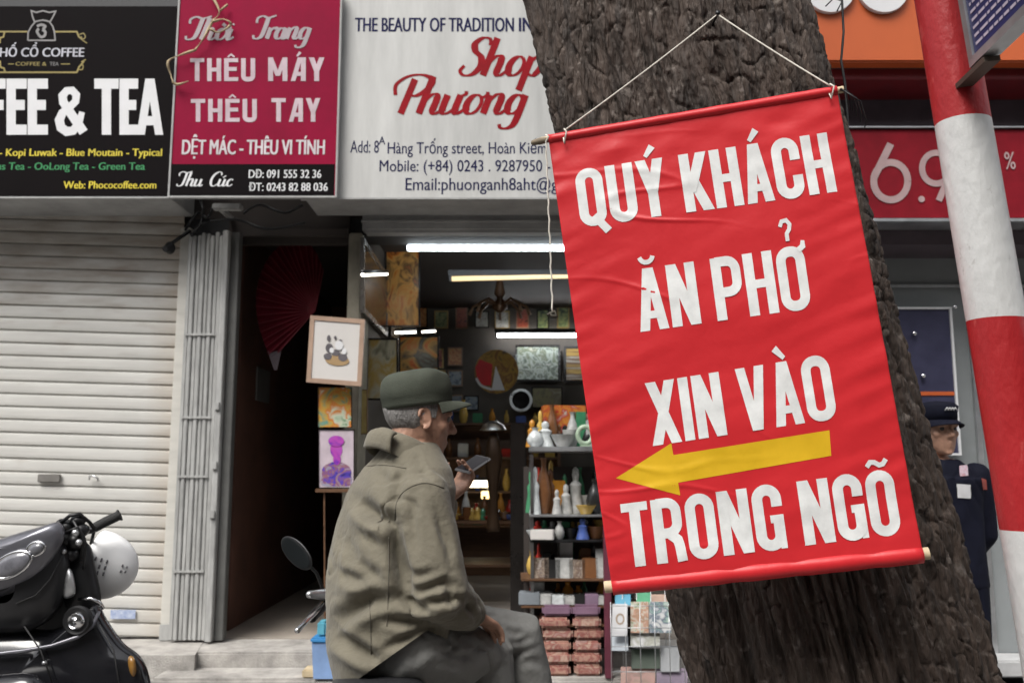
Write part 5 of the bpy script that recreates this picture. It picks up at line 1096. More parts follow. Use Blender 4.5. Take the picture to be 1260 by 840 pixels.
def creases(V, N, amp, sc, seed, sharp=.10):
    """narrow creases with puffed cloth between them"""
    o = np.empty(len(V))
    for i, v in enumerate(V):
        q = Vector((v[0] * sc, v[1] * sc, v[2] * sc * .8 + seed)); w = nz(q * .6 + Vector((7, 0, 0))) * .8
        n = nz(q + Vector((w, w * .5, -w))); m = max(0, nz(q * .5 + Vector((0, 11, 0))) + .15)
        n2 = nz(q * 2.1 + Vector((w, 3, w)))
        o[i] = -math.exp(-(n / sharp) ** 2) * m * 1.6 + .35 * math.exp(-((abs(n) - .22) / .1) ** 2) * m - .35 * math.exp(-(n2 / sharp) ** 2) * m
    return V + N * (o * amp)[:, None]
# ---- the seated man
dm = Vector((math.cos(R(30)), math.sin(R(30)), 0)); rm = Vector((math.sin(R(30)), -math.cos(R(30)), 0)); UZ = Vector((0, 0, 1))
Ym = 2.78
man = thing('person', 'seated man in a khaki jacket and green cap looking at a phone', 'person', (P(480, 830, Ym).x, Ym, .75))
spine = [(838, 483, .20, .16), (800, 478, .212, .172), (740, 476, .218, .168), (690, 478, .222, .166), (640, 486, .222, .156), (600, 495, .205, .143), (577, 500, .165, .122), (558, 504, .115, .095), (543, 508, .078, .075)]
cen = [P(x, y, Ym) for y, x, a, b in spine]
def shoulder(k): return P(494, 607, Ym) + rm * k
SR, ER, WR_ = shoulder(.155) + Vector((0, 0, -.01)), P(541, 733, 2.60), P(580, 754, 2.76)
SL, EL, WL = shoulder(-.155), P(520, 695, 3.06), P(548, 614, 3.0)
KR, KL = P(602, 806, 2.93), P(640, 781, 3.05); HR, HL = P(482, 828, Ym) + rm * .09, P(482, 828, Ym) - rm * .09
HR.z = HL.z = .845
AR, AL = KR + Vector((.01, .0, -.45)), KL + Vector((.07, .03, -.45))
Th = Matrix.Translation(P(516, 515, Ym)) @ Matrix.Rotation(R(22), 4, 'Z') @ Matrix.Rotation(R(6), 4, 'Y')
mb = MB(); headshape(mb, Th)
mb.loft([(c, rm, dm, a * (.55 if y > 790 else .78), b * (.55 if y > 790 else .78)) for c, (y, x, a, b) in zip(cen, spine)], 24)
for S, E, W in ((SR, ER, WR_), (SL, EL, WL)): mb.capsule([S, S.lerp(E, .5), E, E.lerp(W, .5), W], [.055, .05, .043, .038, .029], 12)
for H, K, A in ((HR, KR, AR), (HL, KL, AL)): mb.capsule([H, H.lerp(K, .5), K, K.lerp(A, .45), A, A + dm * .1 + Vector((0, 0, -.07))], [.07, .068, .055, .052, .042, .04], 14)
handshape(mb, WR_, Vector((.6, .62, -.45)), Vector((.1, .1, -1)), 1, (18, 22, 15))
ph_c = P(582, 571, 3.04); e1 = Vector((.075, .10, .052)).normalized(); fn = (P(535, 520, 2.82) - ph_c); fn = (fn - e1 * fn.dot(e1)).normalized(); e2 = fn.cross(e1)
grip = ph_c - fn * .03 - e1 * .045
handshape(mb, WL, (grip - WL) + e1 * .02, fn, -1, (28, 40, 30), 1.0)
me = fuse(mb, .0045, 3); V, N = get_vn(me)
V = weave(V, N, .0009, 60, 3.0); me.vertices.foreach_set('co', V.ravel()); body = put_mesh('body', me, M_skin, man)
mb = MB()
for s in (-1, 1): mb.ball(Th @ Vector((.0785, s * .031, .008)), .0115)
mb.build('eye', mat('eye', (.25, .22, .2), .2, nscale=1), man, True)
# grey hair under the cap
mb = MB(); mb.ball((0, 0, 0), (.1015, .0805, .091), None, 40); HV = []; 
hb = MB(); keep = {}
for i, v in enumerate(mb.v):
    v = Vector(v); k = nz(v * 55) * .0022; p = v * (1 + k * 9) + Vector((-.014, 0, .030)); HV.append((p, v))
for f in mb.f:
    c = sum((HV[i][0] for i in f), Vector()) / len(f)
    if c.z < .065 and c.x < (-.012 if c.z < .0 else .03 - .0 * c.z) and c.z > -.062 + max(0, .0 - c.x) * .0: keep[len(keep)] = f
hb.v = [tuple(Th @ h[0]) for h in HV]; hb.f = list(keep.values()); hb.m = [0] * len(hb.f)
hb.build('hair', mat('grey hair', (.26, .25, .24), .75, nscale=60, namt=.5, stretch=(1, 1, .3), bump=.8, bscale=200), man, True)
# jacket
mb = MB(); mb.loft([(c, rm, dm, a, b) for c, (y, x, a, b) in zip(cen, spine)], 40, 2.2)
for S, E, W, k in ((SR, ER, WR_, 1.0), (SL, EL, WL, .9)):
    W2 = E.lerp(W, .90)
    mb.capsule([S, S.lerp(E, .35), S.lerp(E, .7), E, E.lerp(W2, .5), W2], [.082 * k, .086 * k, .088 * k, .085 * k, .07 * k, .055 * k], 22)
me = fuse(mb, .0052, 7); V, N = get_vn(me)
V = weave(V, N, .006, 7, 1.0); V = creases(V, N, .0048, 9.5, 2.0, .15)
me.vertices.foreach_set('co', V.ravel()); me.update(); V, N = get_vn(me)
JF = [([(440, 616), (462, 634), (488, 644)], .024, 10), ([(484, 640), (487, 665), (493, 700), (502, 735)], .024, 10), ([(495, 575), (489, 600), (486, 625)], .008, 7), ([(417, 706), (437, 712), (458, 718)], .012, 8), ([(414, 768), (435, 750), (455, 738), (484, 736)], .022, 11), ([(488, 730), (510, 745), (530, 755)], .012, 7), ([(412, 780), (430, 792), (452, 806), (466, 814)], .020, 9),
      ([(440, 690), (452, 702), (470, 712)], .010, 8), ([(470, 760), (492, 765), (520, 764)], .010, 7), ([(470, 800), (500, 785), (535, 768)], .008, 6), ([(455, 655), (470, 672), (478, 695)], .009, 9), ([(425, 660), (432, 680), (428, 700)], .006, 9),
      ([(510, 610), (506, 640), (512, 690)], .007, 7), ([(535, 620), (545, 650), (552, 690)], .005, 7), ([(512, 728), (530, 722), (548, 716), (562, 724)], .011, 6), ([(520, 742), (545, 738), (566, 742)], .010, 6), ([(548, 720), (556, 736), (572, 738)], .013, 6), ([(560, 752), (578, 748), (590, 740)], .008, 6), ([(500, 700), (515, 708), (535, 704)], .006, 6), ([(575, 735), (580, 750), (590, 768)], .006, 5),
      ([(536, 640), (553, 668), (556, 700)], .004, 5), ([(505, 590), (520, 584), (535, 590)], .005, 5), ([(460, 575), (475, 590), (480, 610)], .005, 9)]
V = folds(V, N, [(l, d * 1.55, w * .95) for l, d, w in JF]); me.vertices.foreach_set('co', V.ravel()); me.update(); V, N = get_vn(me); V = creases(V, N, .0016, 24, 5.0, .16); me.vertices.foreach_set('co', V.ravel())
M_jack = mat('khaki cotton', (0.158, 0.143, 0.107), 0.85, nscale=5, namt=.2, bump=.25, bscale=75, sheen=.15, spec=.25)
def seg_d(p, a, b): t = max(0, min(1, (p - a).dot(b - a) / (b - a).length_squared)); return (p - a.lerp(b, t)).length
bm = bmesh.new(); bm.from_mesh(me); r0, r1 = Vector(ray(442, 834)), Vector(ray(537, 767)); pn = r0.cross(r1).normalized(); pn = pn if pn.z < 0 else -pn     # front hem swings up over the thigh
fs_ = [f for f in bm.faces if (lambda c: seg_d(c, ER, WR_) > .10 and seg_d(c, SR, ER) > .105 and seg_d(c, SL, EL) > .10 and seg_d(c, EL, WL) > .1 and c.z < 1.05)(f.calc_center_median())]
gm_ = list({v for f in fs_ for v in f.verts}) + list({e for f in fs_ for e in f.edges}) + fs_
bmesh.ops.bisect_plane(bm, geom=gm_, plane_co=Vector((0, 0, EYE)), plane_no=pn, clear_outer=True); bm.to_mesh(me); bm.free()
jack = put_mesh('jacket', me, M_jack, man)
bj = bvh_of(jack)
seams(bj, 'seam', mat('seam', (.10, .09, .07), .85), [[(486, 640), (488, 618), (500, 602), (522, 594), (546, 600)], [(478, 660), (478, 720), (476, 770)], [(455, 738), (456, 770), (457, 805)], [(440, 575), (470, 572), (500, 576)]], jack)
decal(bj, 'sleeve_patch', art('sleeve patch', [(.18, .14, .125), (.33, .25, .23), (.24, .19, .17), (.40, .33, .31)], 26, .8), [(538, 645), (557, 652), (571, 690), (556, 696)], jack)
# collar, standing and folded over
cc_ = P(503, 557, Ym); dn = (dm * .88 - UZ * .42).normalized(); nn = rm.cross(dn) * -1; nn = nn if nn.z > 0 else -nn
mb = MB(); rings = []
for h, k in ((-.040, 1.16), (-.015, 1.07), (.012, .985), (.026, .95), (.028, .89), (.012, .89), (-.02, .92)): rings.append((cc_ + nn * h, rm, dn, .092 * k, .108 * k))
mb.loft(rings, 44, 2.1, cap=False); o_ = mb
me2 = mb.build('collar', M_jack, man, True)
for v in me2.data.vertices: v.co += Vector((nz(v.co * 14) * .006, 0, nz(v.co * 12 + Vector((3, 0, 0))) * .006))
mb = MB(); A_, B_, C_, D_ = P(447, 549, 2.72), P(464, 527, 2.74), P(487, 531, 2.66), P(479, 555, 2.63); vs = []
for i in range(9):
    for j in range(9):
        s, t = i / 8, j / 8; p = (A_ * (1 - t) + B_ * t) * (1 - s) + (D_ * (1 - t) + C_ * t) * s; vs.append(p + Vector((-.25, -.5, .8)) * (.018 * math.sin(math.pi * t) + .01 * math.sin(math.pi * s)))
n81 = len(vs); vs += [v + Vector((.004, .006, -.007)) for v in vs]; fs = []
for i in range(8):
    for j in range(8): a = i * 9 + j; fs += [(a, a + 1, a + 10, a + 9), (n81 + a, n81 + a + 9, n81 + a + 10, n81 + a + 1)]
for i in range(8):
    for a, b in ((i, i + 1), (72 + i, 73 + i), (i * 9, i * 9 + 9), (i * 9 + 8, i * 9 + 17)): fs.append((a, b, n81 + b, n81 + a))
mb.add(vs, fs); mb.build('collar_flap', M_jack, man, True)
# trousers
M_trou = mat('grey cotton trousers', (0.215, 0.215, 0.205), 0.85, nscale=6, namt=.2, bump=.25, bscale=70, spec=.25)
mb = MB(); mb.ball(P(486, 815, Ym), (.165, .152, .125)); 
for H, K, A in ((HR, KR, AR), (HL, KL, AL)): mb.capsule([H, H.lerp(K, .35), H.lerp(K, .7), K, K.lerp(A, .3), K.lerp(A, .7), A], [.105, .106, .096, .080, .080, .078, .07], 22)
me = fuse(mb, .0062, 8); V, N = get_vn(me); V = weave(V, N, .004, 10, 6.0); V = creases(V, N, .006, 11, 8.0); me.vertices.foreach_set('co', V.ravel()); me.update(); V, N = get_vn(me)
V = folds(V, N, [([(540, 800), (556, 806), (572, 808), (590, 800)], .012, 5), ([(556, 785), (560, 795), (552, 805)], .014, 4), ([(540, 812), (565, 818), (595, 806)], .008, 6), ([(500, 815), (520, 800), (540, 790)], .006, 7), ([(622, 772), (634, 780), (648, 776)], .008, 5), ([(624, 790), (640, 790), (656, 782)], .009, 5), ([(626, 805), (642, 802), (660, 796)], .007, 5), ([(620, 760), (640, 764), (655, 768)], .005, 5), ([(640, 815), (655, 812), (668, 820)], .006, 6), ([(575, 790), (590, 796), (604, 792)], .006, 5)])
me.vertices.foreach_set('co', V.ravel()); put_mesh('trousers', me, M_trou, man)
for A in (AR, AL):
    mb = MB(); f0 = A + Vector((0, 0, -.05)); mb.capsule([f0 - dm * .05, f0 + dm * .06 + Vector((0, 0, -.01)), f0 + dm * .17 + Vector((0, 0, -.03))], [.055, .052, .045], 16); mb.build('shoe', mat('brown shoe', (.05, .03, .02), .45), man, True)
# cap
Tc = Th @ Matrix.Translation((-.012, 0, .046)) @ Matrix.Rotation(R(-13), 4, 'Y'); cx_ = Tc.to_3x3()
CX, CY, CZ = cx_.col[0].copy(), cx_.col[1].copy(), cx_.col[2].copy()
M_cap = mat('olive cap cloth', (0.062, 0.069, 0.054), 0.85, nscale=7, namt=.22, bump=.2, bscale=240, spec=.2)
mb = MB(); mb.loft([(Tc @ Vector((dx, 0, h)), CX, CY, a, b) for h, dx, a, b in ((-.012, 0, .104, .088), (.0, 0, .1075, .0915), (.02, 0, .108, .092), (.0225, 0, .1095, .0935), (.05, .002, .1095, .0935), (.066, .003, .107, .091), (.078, .005, .102, .086), (.084, .006, .098, .082), (.093, .007, .086, .072), (.098, .007, .06, .05), (.100, .007, .02, .018))], 48, 2.15)
co = mb.build('cap', M_cap, man, True)
for v in co.data.vertices:
    k = (Tc.inverted() @ (v.co + wloc(man))).z; v.co += Vector((nz(v.co * 16 + Vector((5, 0, 0))), nz(v.co * 16), nz(v.co * 16 + Vector((0, 7, 0))))) * .009 * min(1, max(0, k / .05))
mb = MB(); vs = []; fs = []; na, nr = 28, 6
for top in (0, 1):
    for i in range(na + 1):
        a = R(-68 + 136 * i / na); out = .066 * max(0, math.cos(a * 1.28)) ** .7
        for j in range(nr + 1):
            t = j / nr; x = .106 * math.cos(a) + out * t; y = .090 * math.sin(a) * (1 + .04 * t); z = -.004 - .016 * t * t - .018 * (abs(a) / 1.19) ** 2 * t - .004 * top
            vs.append(Tc @ Vector((x, y, z)))
m_ = (na + 1) * (nr + 1)
for i in range(na):
    for j in range(nr): a = i * (nr + 1) + j; fs += [(a, a + 1, a + nr + 2, a + nr + 1), (m_ + a, m_ + a + nr + 1, m_ + a + nr + 2, m_ + a + 1)]
    a = i * (nr + 1) + nr; fs.append((a, m_ + a, m_ + a + nr + 1, a + nr + 1))
mb.add(vs, fs); mb.build('cap_brim', M_cap, co, True)
# phone
pho = thing('mobile_phone', 'thin silver edged mobile phone held up by the seated man', 'phone', tuple(ph_c))
mb = MB(); bm = bmesh.new(); bmesh.ops.create_cube(bm, size=1); bmesh.ops.bevel(bm, geom=bm.edges[:], offset=.004, segments=2, affect='EDGES')
Mp = Matrix.Translation(ph_c) @ Matrix((e1, e2, fn)).transposed().to_4x4()
bm.free(); bm = bmesh.new(); bmesh.ops.create_cube(bm, size=1)
for v in bm.verts: v.co = Vector((v.co.x * .125, v.co.y * .062, v.co.z * .009))
bmesh.ops.bevel(bm, geom=bm.edges[:], offset=.0035, segments=2, affect='EDGES'); mb.bm(bm, Mp); mb.build('case', mat('silver phone', (.34, .34, .35), .3, .6), pho, 40)
mb = MB(); mb.slab([Mp @ Vector(k) for k in ((-.056, -.027, .0048), (.056, -.027, .0048), (.056, .027, .0048), (-.056, .027, .0048))], fn * .0006); mb.build('screen', mat('phone glass', (.02, .02, .024), .35, spec=.2), pho)

# ---- the guard behind the trunk
Yg = 4.4; gx = P(1159, 600, Yg).x; GB = Vector((gx, Yg, .1)); 
zp = lambda y: P(1163, y, Yg).z
grd = thing('person', 'security guard in a navy uniform and cap half hidden behind the tree trunk', 'person', tuple(GB))
M_navycloth = mat('navy uniform cloth', (0.008, 0.009, 0.019), 0.8, spec=.15, nscale=6, namt=.3, bump=.15, bscale=200)
Tg = Matrix.Translation(Vector((gx, Yg, zp(530)))) @ Matrix.Rotation(R(-82), 4, 'Z')
gr_ = Vector((-1, 0, 0)); gd = Vector((0, -1, 0))
zs_ = zp(572); mb = MB(); headshape(mb, Tg)
mb.loft([(Vector((gx, Yg + .01, z)), gr_, gd, a, b) for z, a, b in ((.88, .15, .10), (1.1, .14, .095), (1.3, .17, .1), (zs_ - .02, .15, .08), (zs_ + .03, .07, .06))], 20)
gl = []
for s in (-1, 1):
    S = Vector((gx + s * .175, Yg + .02, zs_ - .055)); E = Vector((gx + s * .222, Yg + .07, zs_ - .33)); W = Vector((gx + s * .12, Yg + .17, zs_ - .52)); gl.append((S, E, W))
    mb.capsule([S, E, W], [.05, .04, .03], 10); handshape(mb, W, Vector((-s * .8, .1, -.5)), Vector((0, 1, 0)), s, (20, 25, 20))
    H = Vector((gx + s * .09, Yg, .86)); K = Vector((gx + s * .1, Yg - .01, .5)); A = Vector((gx + s * .11, Yg + .02, .17)); mb.capsule([H, K, A, A + Vector((0, -.1, -.03))], [.075, .052, .04, .035], 12)
me = fuse(mb, .006, 3); put_mesh('body', me, M_skin, grd)
mb = MB()
for s in (-1, 1): mb.ball(Tg @ Vector((.0785, s * .031, .008)), .0115)
mb.build('eye', mat('dark eye', (.06, .05, .05), .2, nscale=1), grd, True)
mb = MB(); mb.loft([(Vector((gx, Yg + .01, z)), gr_, gd, a, b) for z, a, b in ((.80, .19, .125), (.95, .185, .12), (1.15, .18, .12), (1.32, .2, .12), (zs_ - .08, .195, .11), (zs_ - .01, .14, .09), (zs_ + .03, .085, .075))], 28, 2.3)
for S, E, W in gl: mb.capsule([S, S.lerp(E, .5), E, E.lerp(W, .5), W], [.07, .068, .062, .056, .045], 16)
me = fuse(mb, .007, 16); V, N = get_vn(me); V = weave(V, N, .004, 12, 4.0); V = creases(V, N, .004, 11, 3.0); me.vertices.foreach_set('co', V.ravel()); gj = put_mesh('uniform_jacket', me, M_navycloth, grd)
mb = MB(); mb.ball((gx, Yg, .87), (.17, .12, .12))
for s in (-1, 1): mb.capsule([(gx + s * .09, Yg, .84), (gx + s * .10, Yg - .01, .5), (gx + s * .11, Yg + .02, .17)], [.095, .075, .068], 16)
me = fuse(mb, .008, 5); put_mesh('uniform_trousers', me, M_navycloth, grd)
for s in (-1, 1): mb = MB(); mb.capsule([(gx + s * .11, Yg + .05, .15), (gx + s * .115, Yg - .14, .14)], [.05, .042], 14); mb.build('shoe', M_black, grd, True)
mb = MB(); mb.loft([(Tg @ Vector((dx - .01, 0, h)), Tg.to_3x3().col[0].copy(), Tg.to_3x3().col[1].copy(), a, b) for h, dx, a, b in ((.045, 0, .105, .088), (.085, 0, .107, .09), (.115, .012, .104, .09), (.135, .008, .085, .075), (.143, .0, .03, .03))], 30)
gc = mb.build('cap', M_navycloth, grd, True)
mb = MB(); vs = []; fs = []
for top in (0, 1):
    for i in range(21):
        a = R(-70 + 140 * i / 20); o = .06 * max(0, math.cos(a * 1.25)) ** .7
        for j in range(4): t = j / 3; vs.append(Tg @ Vector((-.01 + .104 * math.cos(a) + o * t, .088 * math.sin(a) * (1 + .1 * t), .050 - .02 * t - .015 * t * (abs(a) / 1.2) ** 2 - .005 * top)))
for i in range(20):
    for j in range(3): a = i * 4 + j; fs += [(a, a + 1, a + 5, a + 4), (84 + a, 84 + a + 4, 84 + a + 5, 84 + a + 1)]
    a = i * 4 + 3; fs.append((a, 84 + a, 84 + a + 4, a + 4))
mb.add(vs, fs); mb.build('cap_brim', M_navycloth, gc, True)
bg_ = bvh_of(gj); bc_ = bvh_of(gc)
mb = MB()
for k in range(4):
    q = [Tg @ Vector((.098 - .0 * k, -.024 + .014 * k, .093)), Tg @ Vector((.100, -.014 + .014 * k, .106)), Tg @ Vector((.098, -.006 + .014 * k, .093))]
    q = [p + Tg.to_3x3().col[0] * .004 for p in q]; mb.tube(q, .003, 6)
mb.build('cap_badge', M_white, gc, True)
M_badge = art('round badge', [(.5, .2, .25), (.5, .45, .5), (.4, .1, .12)], 30, .5)
decal(bg_, 'chest_emblem', M_badge, [(1180, 573), (1190, 572), (1191, 585), (1181, 586)], gj, 6, 6)
decal(bg_, 'name_card', M_white, [(1177, 595), (1194, 596), (1194, 613), (1178, 612)], gj, 6, 6)
decal(bg_, 'arm_badge', mat('red arm badge', (.4, .08, .06), .6), [(1207, 588), (1213, 590), (1214, 602), (1209, 602)], gj, 5, 5)
# ------------------------------------------------------------------ motorbike under the man
M_paint = mat('glossy black paint', (0.010, 0.010, 0.012), 0.15, coat=.6, namt=.1); M_rubber = mat('tyre rubber', (0.016, 0.016, 0.016), 0.8); M_seat = mat('black seat vinyl', (0.018, 0.018, 0.02), 0.45, bump=.15, bscale=150)
def wheel(parent, c, ax, r, w=.045):
    ax = Vector(ax).normalized(); u = Vector((0, 0, 1)); v = ax.cross(u)
    mb = MB(); n = 36; k = 12; vs = []; fs = []
    for i in range(n):
        a = 2 * math.pi * i / n; rd = u * math.cos(a) + v * math.sin(a)
        for j in range(k): b = 2 * math.pi * j / k; vs.append(c + rd * (r - w + w * math.cos(b)) + ax * w * math.sin(b))
    for i in range(n):
        for j in range(k): fs.append((i * k + j, i * k + (j + 1) % k, ((i + 1) % n) * k + (j + 1) % k, ((i + 1) % n) * k + j))
    mb.add(vs, fs); wo_ = mb.build('wheel', M_rubber, parent, True)
    mb = MB(); mb.lathe([(r - 2 * w + .004, -.03), (r - 2 * w + .012, -.03), (r - 2 * w + .012, .03), (r - 2 * w + .004, .03)], c, ax, 32); mb.build('rim', M_steel, wo_, 40)
    mb = MB()
    for i in range(5):
        a = 2 * math.pi * i / 5; rd = u * math.cos(a) + v * math.sin(a); mb.tube([c + rd * .02, c + rd * (r - 2 * w + .008)], [.022, .012], 8)
    mb.tube([c - ax * .04, c + ax * .04], .032, 14); mb.build('hub', M_darkmetal, wo_, 40)
S0 = P(466, 838, 2.74); S0.z = .735; F0 = P(452, 735, 3.36); f_ = Vector((F0.x - S0.x, F0.y - S0.y, 0)).normalized(); l_x = Vector((-f_.y, f_.x, 0)); GZ = .104
bike = thing('motorbike', 'black motorbike that the seated man sits on, one mirror and lever showing behind him', 'motorbike', (S0.x, S0.y + .2, GZ))
mb = MB(); mb.loft([(S0 + f_ * a + Vector((0, 0, h)), l_x, UZ, w, t) for a, h, w, t in ((-.30, .0, .03, .02), (-.27, .0, .095, .045), (-.15, .0, .125, .05), (.1, -.005, .13, .05), (.3, -.02, .10, .045), (.38, -.02, .05, .03))], 24, 2.8); mb.build('seat', M_seat, bike, True)
mb = MB(); mb.loft([(S0 + f_ * a + Vector((0, 0, h)), l_x, UZ, w, t) for a, h, w, t in ((-.40, -.06, .04, .03), (-.3, -.10, .10, .05), (0, -.14, .125, .09), (.3, -.2, .12, .13), (.5, -.3, .10, .12), (.62, -.24, .09, .1))], 22, 2.4); mb.build('body_shell', M_paint, bike, True)
wr_c, wf_c = Vector((S0.x, S0.y, GZ + .28)) - f_ * .15, Vector((S0.x, S0.y, GZ + .28)) + f_ * 1.08
wheel(bike, wr_c, l_x, .28); wheel(bike, wf_c, l_x, .28)
HB = Vector((F0.x, F0.y, .93)); mb = MB()
for s in (-1, 1): mb.tube([wf_c + l_x * .07 * s, HB - f_ * .02 + l_x * .07 * s + Vector((0, 0, -.16))], .018, 10)
mb.tube([HB + Vector((0, 0, -.22)), HB], .03, 12); mb.build('fork', M_steel, bike, True)
mb = MB(); mb.loft([(HB + f_ * a + Vector((0, 0, h)), l_x, UZ, w, t) for a, h, w, t in ((-.06, -.02, .10, .05), (.02, -.03, .12, .07), (.10, -.05, .09, .07), (.13, -.06, .03, .03))], 20); mb.build('headlight_cowl', M_paint, bike, True)
mb = MB(); mb.tube([wr_c, S0 + f_ * .05 + Vector((0, 0, -.15))], .03, 8); mb.box(Vector((S0.x - .08, S0.y + .15, .25)), Vector((S0.x + .08, S0.y + .55, .48)), .03); mb.tube([S0 + f_ * .12 + l_x * -.36 + Vector((0, 0, -.44)), S0 + f_ * .12 + l_x * .2 + Vector((0, 0, -.44))], .013, 8); mb.build('engine', M_darkmetal, bike, True)
for k in (0, 1):
    mb = MB(); 
    pegs = (AR, AL)[k]; mb.tube([Vector((S0.x, pegs.y, pegs.z - .115)), Vector((pegs.x + .16, pegs.y + .05, pegs.z - .115))], .012, 8); mb.build('foot_peg', M_darkmetal, bike, True)
gA, gB = P(408, 735, 3.16), P(384, 759, 3.02)
mb = MB(); mb.tube([HB, HB - l_x * -.1 + Vector((0, 0, .02)), gA], .012, 10); mb.tube([HB, HB - l_x * .12, HB - l_x * .30 - f_ * .08], .012, 10); mb.build('handlebar', M_chrome, bike, True)
mb = MB(); mb.capsule([gA, gB], .017, 14); mb.capsule([HB - l_x * .22 - f_ * .04, HB - l_x * .33 - f_ * .09], .017, 12); mb.build('grip', M_black, bike, True)
mb = MB(); mb.capsule([P(398, 742, 3.10), P(384, 757, 2.98), P(366, 775, 2.90)], [.009, .0085, .0095], 10); mb.build('brake_lever', M_chrome, bike, True)
mb = MB(); mb.capsule([P(381, 731, 3.02), P(402, 731, 3.1)], [.012, .02], 12); mb.build('lever_clamp', M_alu, bike, True)
mb = MB(); mc = P(365, 680, 3.05); a_ = (P(384, 698, 3.02) - P(345, 661, 3.08)); u_ = a_.normalized(); v_ = Vector((.35, -.3, .88)); v_ = (v_ - u_ * v_.dot(u_)).normalized(); w_ = u_.cross(v_)
mb.loft([(mc + w_ * h, u_, v_, a * .072, a * .036) for h, a in ((-.02, .3), (-.016, .7), (-.006, .95), (.0, 1.0), (.005, .97))], 24, 2.3); mm = mb.build('mirror', M_black, bike, 40)
mb = MB(); mb.loft([(mc + w_ * .0055, u_, v_, .068, .032), (mc + w_ * .0065, u_, v_, .066, .030)], 24, 2.3); mb.build('mirror_glass', mat('mirror glass', (.012, .014, .015), .45, spec=.06), mm)
ring = [mc + u_ * .0725 * math.cos(a) + v_ * .0365 * math.sin(a) for a in np.linspace(0, 2 * math.pi, 31)]; mb = MB(); mb.tube(ring, .0032, 6, False); mb.build('mirror_rim', M_darkmetal, mm, True)
mb = MB(); mb.tube([mc, P(390, 705, 3.1), P(400, 732, 3.13)], .006, 8); mb.build('mirror_stalk', M_black, bike, True)

# ------------------------------------------------------------------ scooter at the left edge with a white helmet
Yc = 3.3
def puff(mb, poly, Y, bulge, back, k=(1, .985, .93, .80, .55, .25), c=None):
    """rounded shell over a pixel outline at distance Y, bulging towards the street"""
    poly = [tuple(q) for q in poly]; poly = [q for i, q in enumerate(poly) if math.dist(q, poly[i - 1]) > .3]
    poly = np.array(poly, float); ce = np.array(c if c else poly.mean(0)); n = len(poly); rings = []
    rings.append([P(*q, Y + back) for q in ce + (poly - ce) * .96])
    for s in k:
        d = bulge * math.sqrt(max(0, 1 - s * s)); rings.append([P(*q, Y - d) for q in ce + (poly - ce) * s])
    vs = [v for r in rings for v in r]; fs = []
    for i in range(len(rings) - 1):
        for j in range(n): fs.append((i * n + j, i * n + (j + 1) % n, (i + 1) * n + (j + 1) % n, (i + 1) * n + j))
    from mathutils.geometry import tessellate_polygon
    for t in tessellate_polygon([[Vector((q[0], q[1], 0)) for q in poly]]): fs += [tuple(t), tuple((len(rings) - 1) * n + i for i in t)]
    mb.add(vs, fs)
def sm(p, n=4, closed=True):
    p = [np.array(q, float) for q in p]; k = len(p); o = []
    for i in range(k):
        a, b, c, d = p[i - 1], p[i], p[(i + 1) % k], p[(i + 2) % k]
        for j in range(n): t = j / n; o.append(.5 * (2 * b + (c - a) * t + (2 * a - 5 * b + 4 * c - d) * t * t + (3 * b - a - 3 * c + d) * t ** 3))
    return o
MX = -4
mir = lambda p: [(2 * MX - x, y) for x, y in p[::-1]]
def both(p): return p + mir(p)
scx = P(MX, 800, Yc).x
sco = thing('scooter', 'black scooter with silver headlight nacelle parked before the roller shutter', 'motorbike', (scx, Yc, GZ))
mb = MB(); puff(mb, sm(both([(MX, 772), (36, 770), (70, 772), (104, 752), (120, 742), (132, 762), (152, 790), (172, 806), (183, 828), (186, 860), (176, 930), (140, 1010), (90, 1060), (MX, 1075)])), Yc, .10, .10); mb.build('apron', M_paint, sco, True)
mb = MB(); puff(mb, sm(both([(MX, 722), (24, 716), (52, 702), (76, 668), (86, 690), (82, 722), (70, 752), (46, 772), (22, 778), (MX, 778)])), Yc - .05, .09, .12); mb.build('nacelle_lower', mat('dark grey nacelle', (0.02, 0.02, 0.022), 0.35), sco, True)
M_silv = mat('silver grey paint', (0.15, 0.15, 0.17), 0.3, .5, coat=.4)
mb = MB(); puff(mb, sm(both([(MX, 664), (20, 656), (48, 648), (72, 642), (80, 654), (74, 674), (54, 702), (28, 724), (MX, 736)])), Yc - .10, .07, .15); mb.build('nacelle_upper', M_silv, sco, True)
def lamp(cx, cy, rx, ry, rot, Y, name, m):
    c, s = math.cos(R(rot)), math.sin(R(rot))
    pts = [(cx + rx * math.cos(a) * c - ry * math.sin(a) * s, cy + rx * math.cos(a) * s + ry * math.sin(a) * c) for a in np.linspace(0, 2 * math.pi, 29)[:-1]]
    mb = MB(); puff(mb, pts, Y, .018, .01); o = mb.build(name, m, sco, True)
    mb = MB(); mb.tube([P(*p, Y - .002) for p in pts + pts[:1]], .0065, 8, False); mb.build('lamp_ring', M_chrome, o, True); return o
M_lens = mat('headlamp lens', (0.16, 0.16, 0.18), 0.1, coat=.8, nscale=20, namt=.4); 
lamp(14, 695, 26, 13, -28, Yc - .172, 'headlight', M_lens); lamp(MX * 2 - 14, 695, 26, 13, 28, Yc - .172, 'headlight', M_lens); lamp(44, 675, 11, 7.5, -25, Yc - .163, 'position_lamp', M_lens)
mb = MB(); hbR = [P(60, 668, Yc - .02), P(84, 655, Yc), P(112, 652, Yc + .04), P(120, 648, Yc + .05)]; mb.tube(hbR, .013, 10); mb.tube([Vector((2 * scx - p.x, p.y, p.z)) for p in hbR], .013, 10); mb.build('handlebar', M_darkmetal, sco, True)
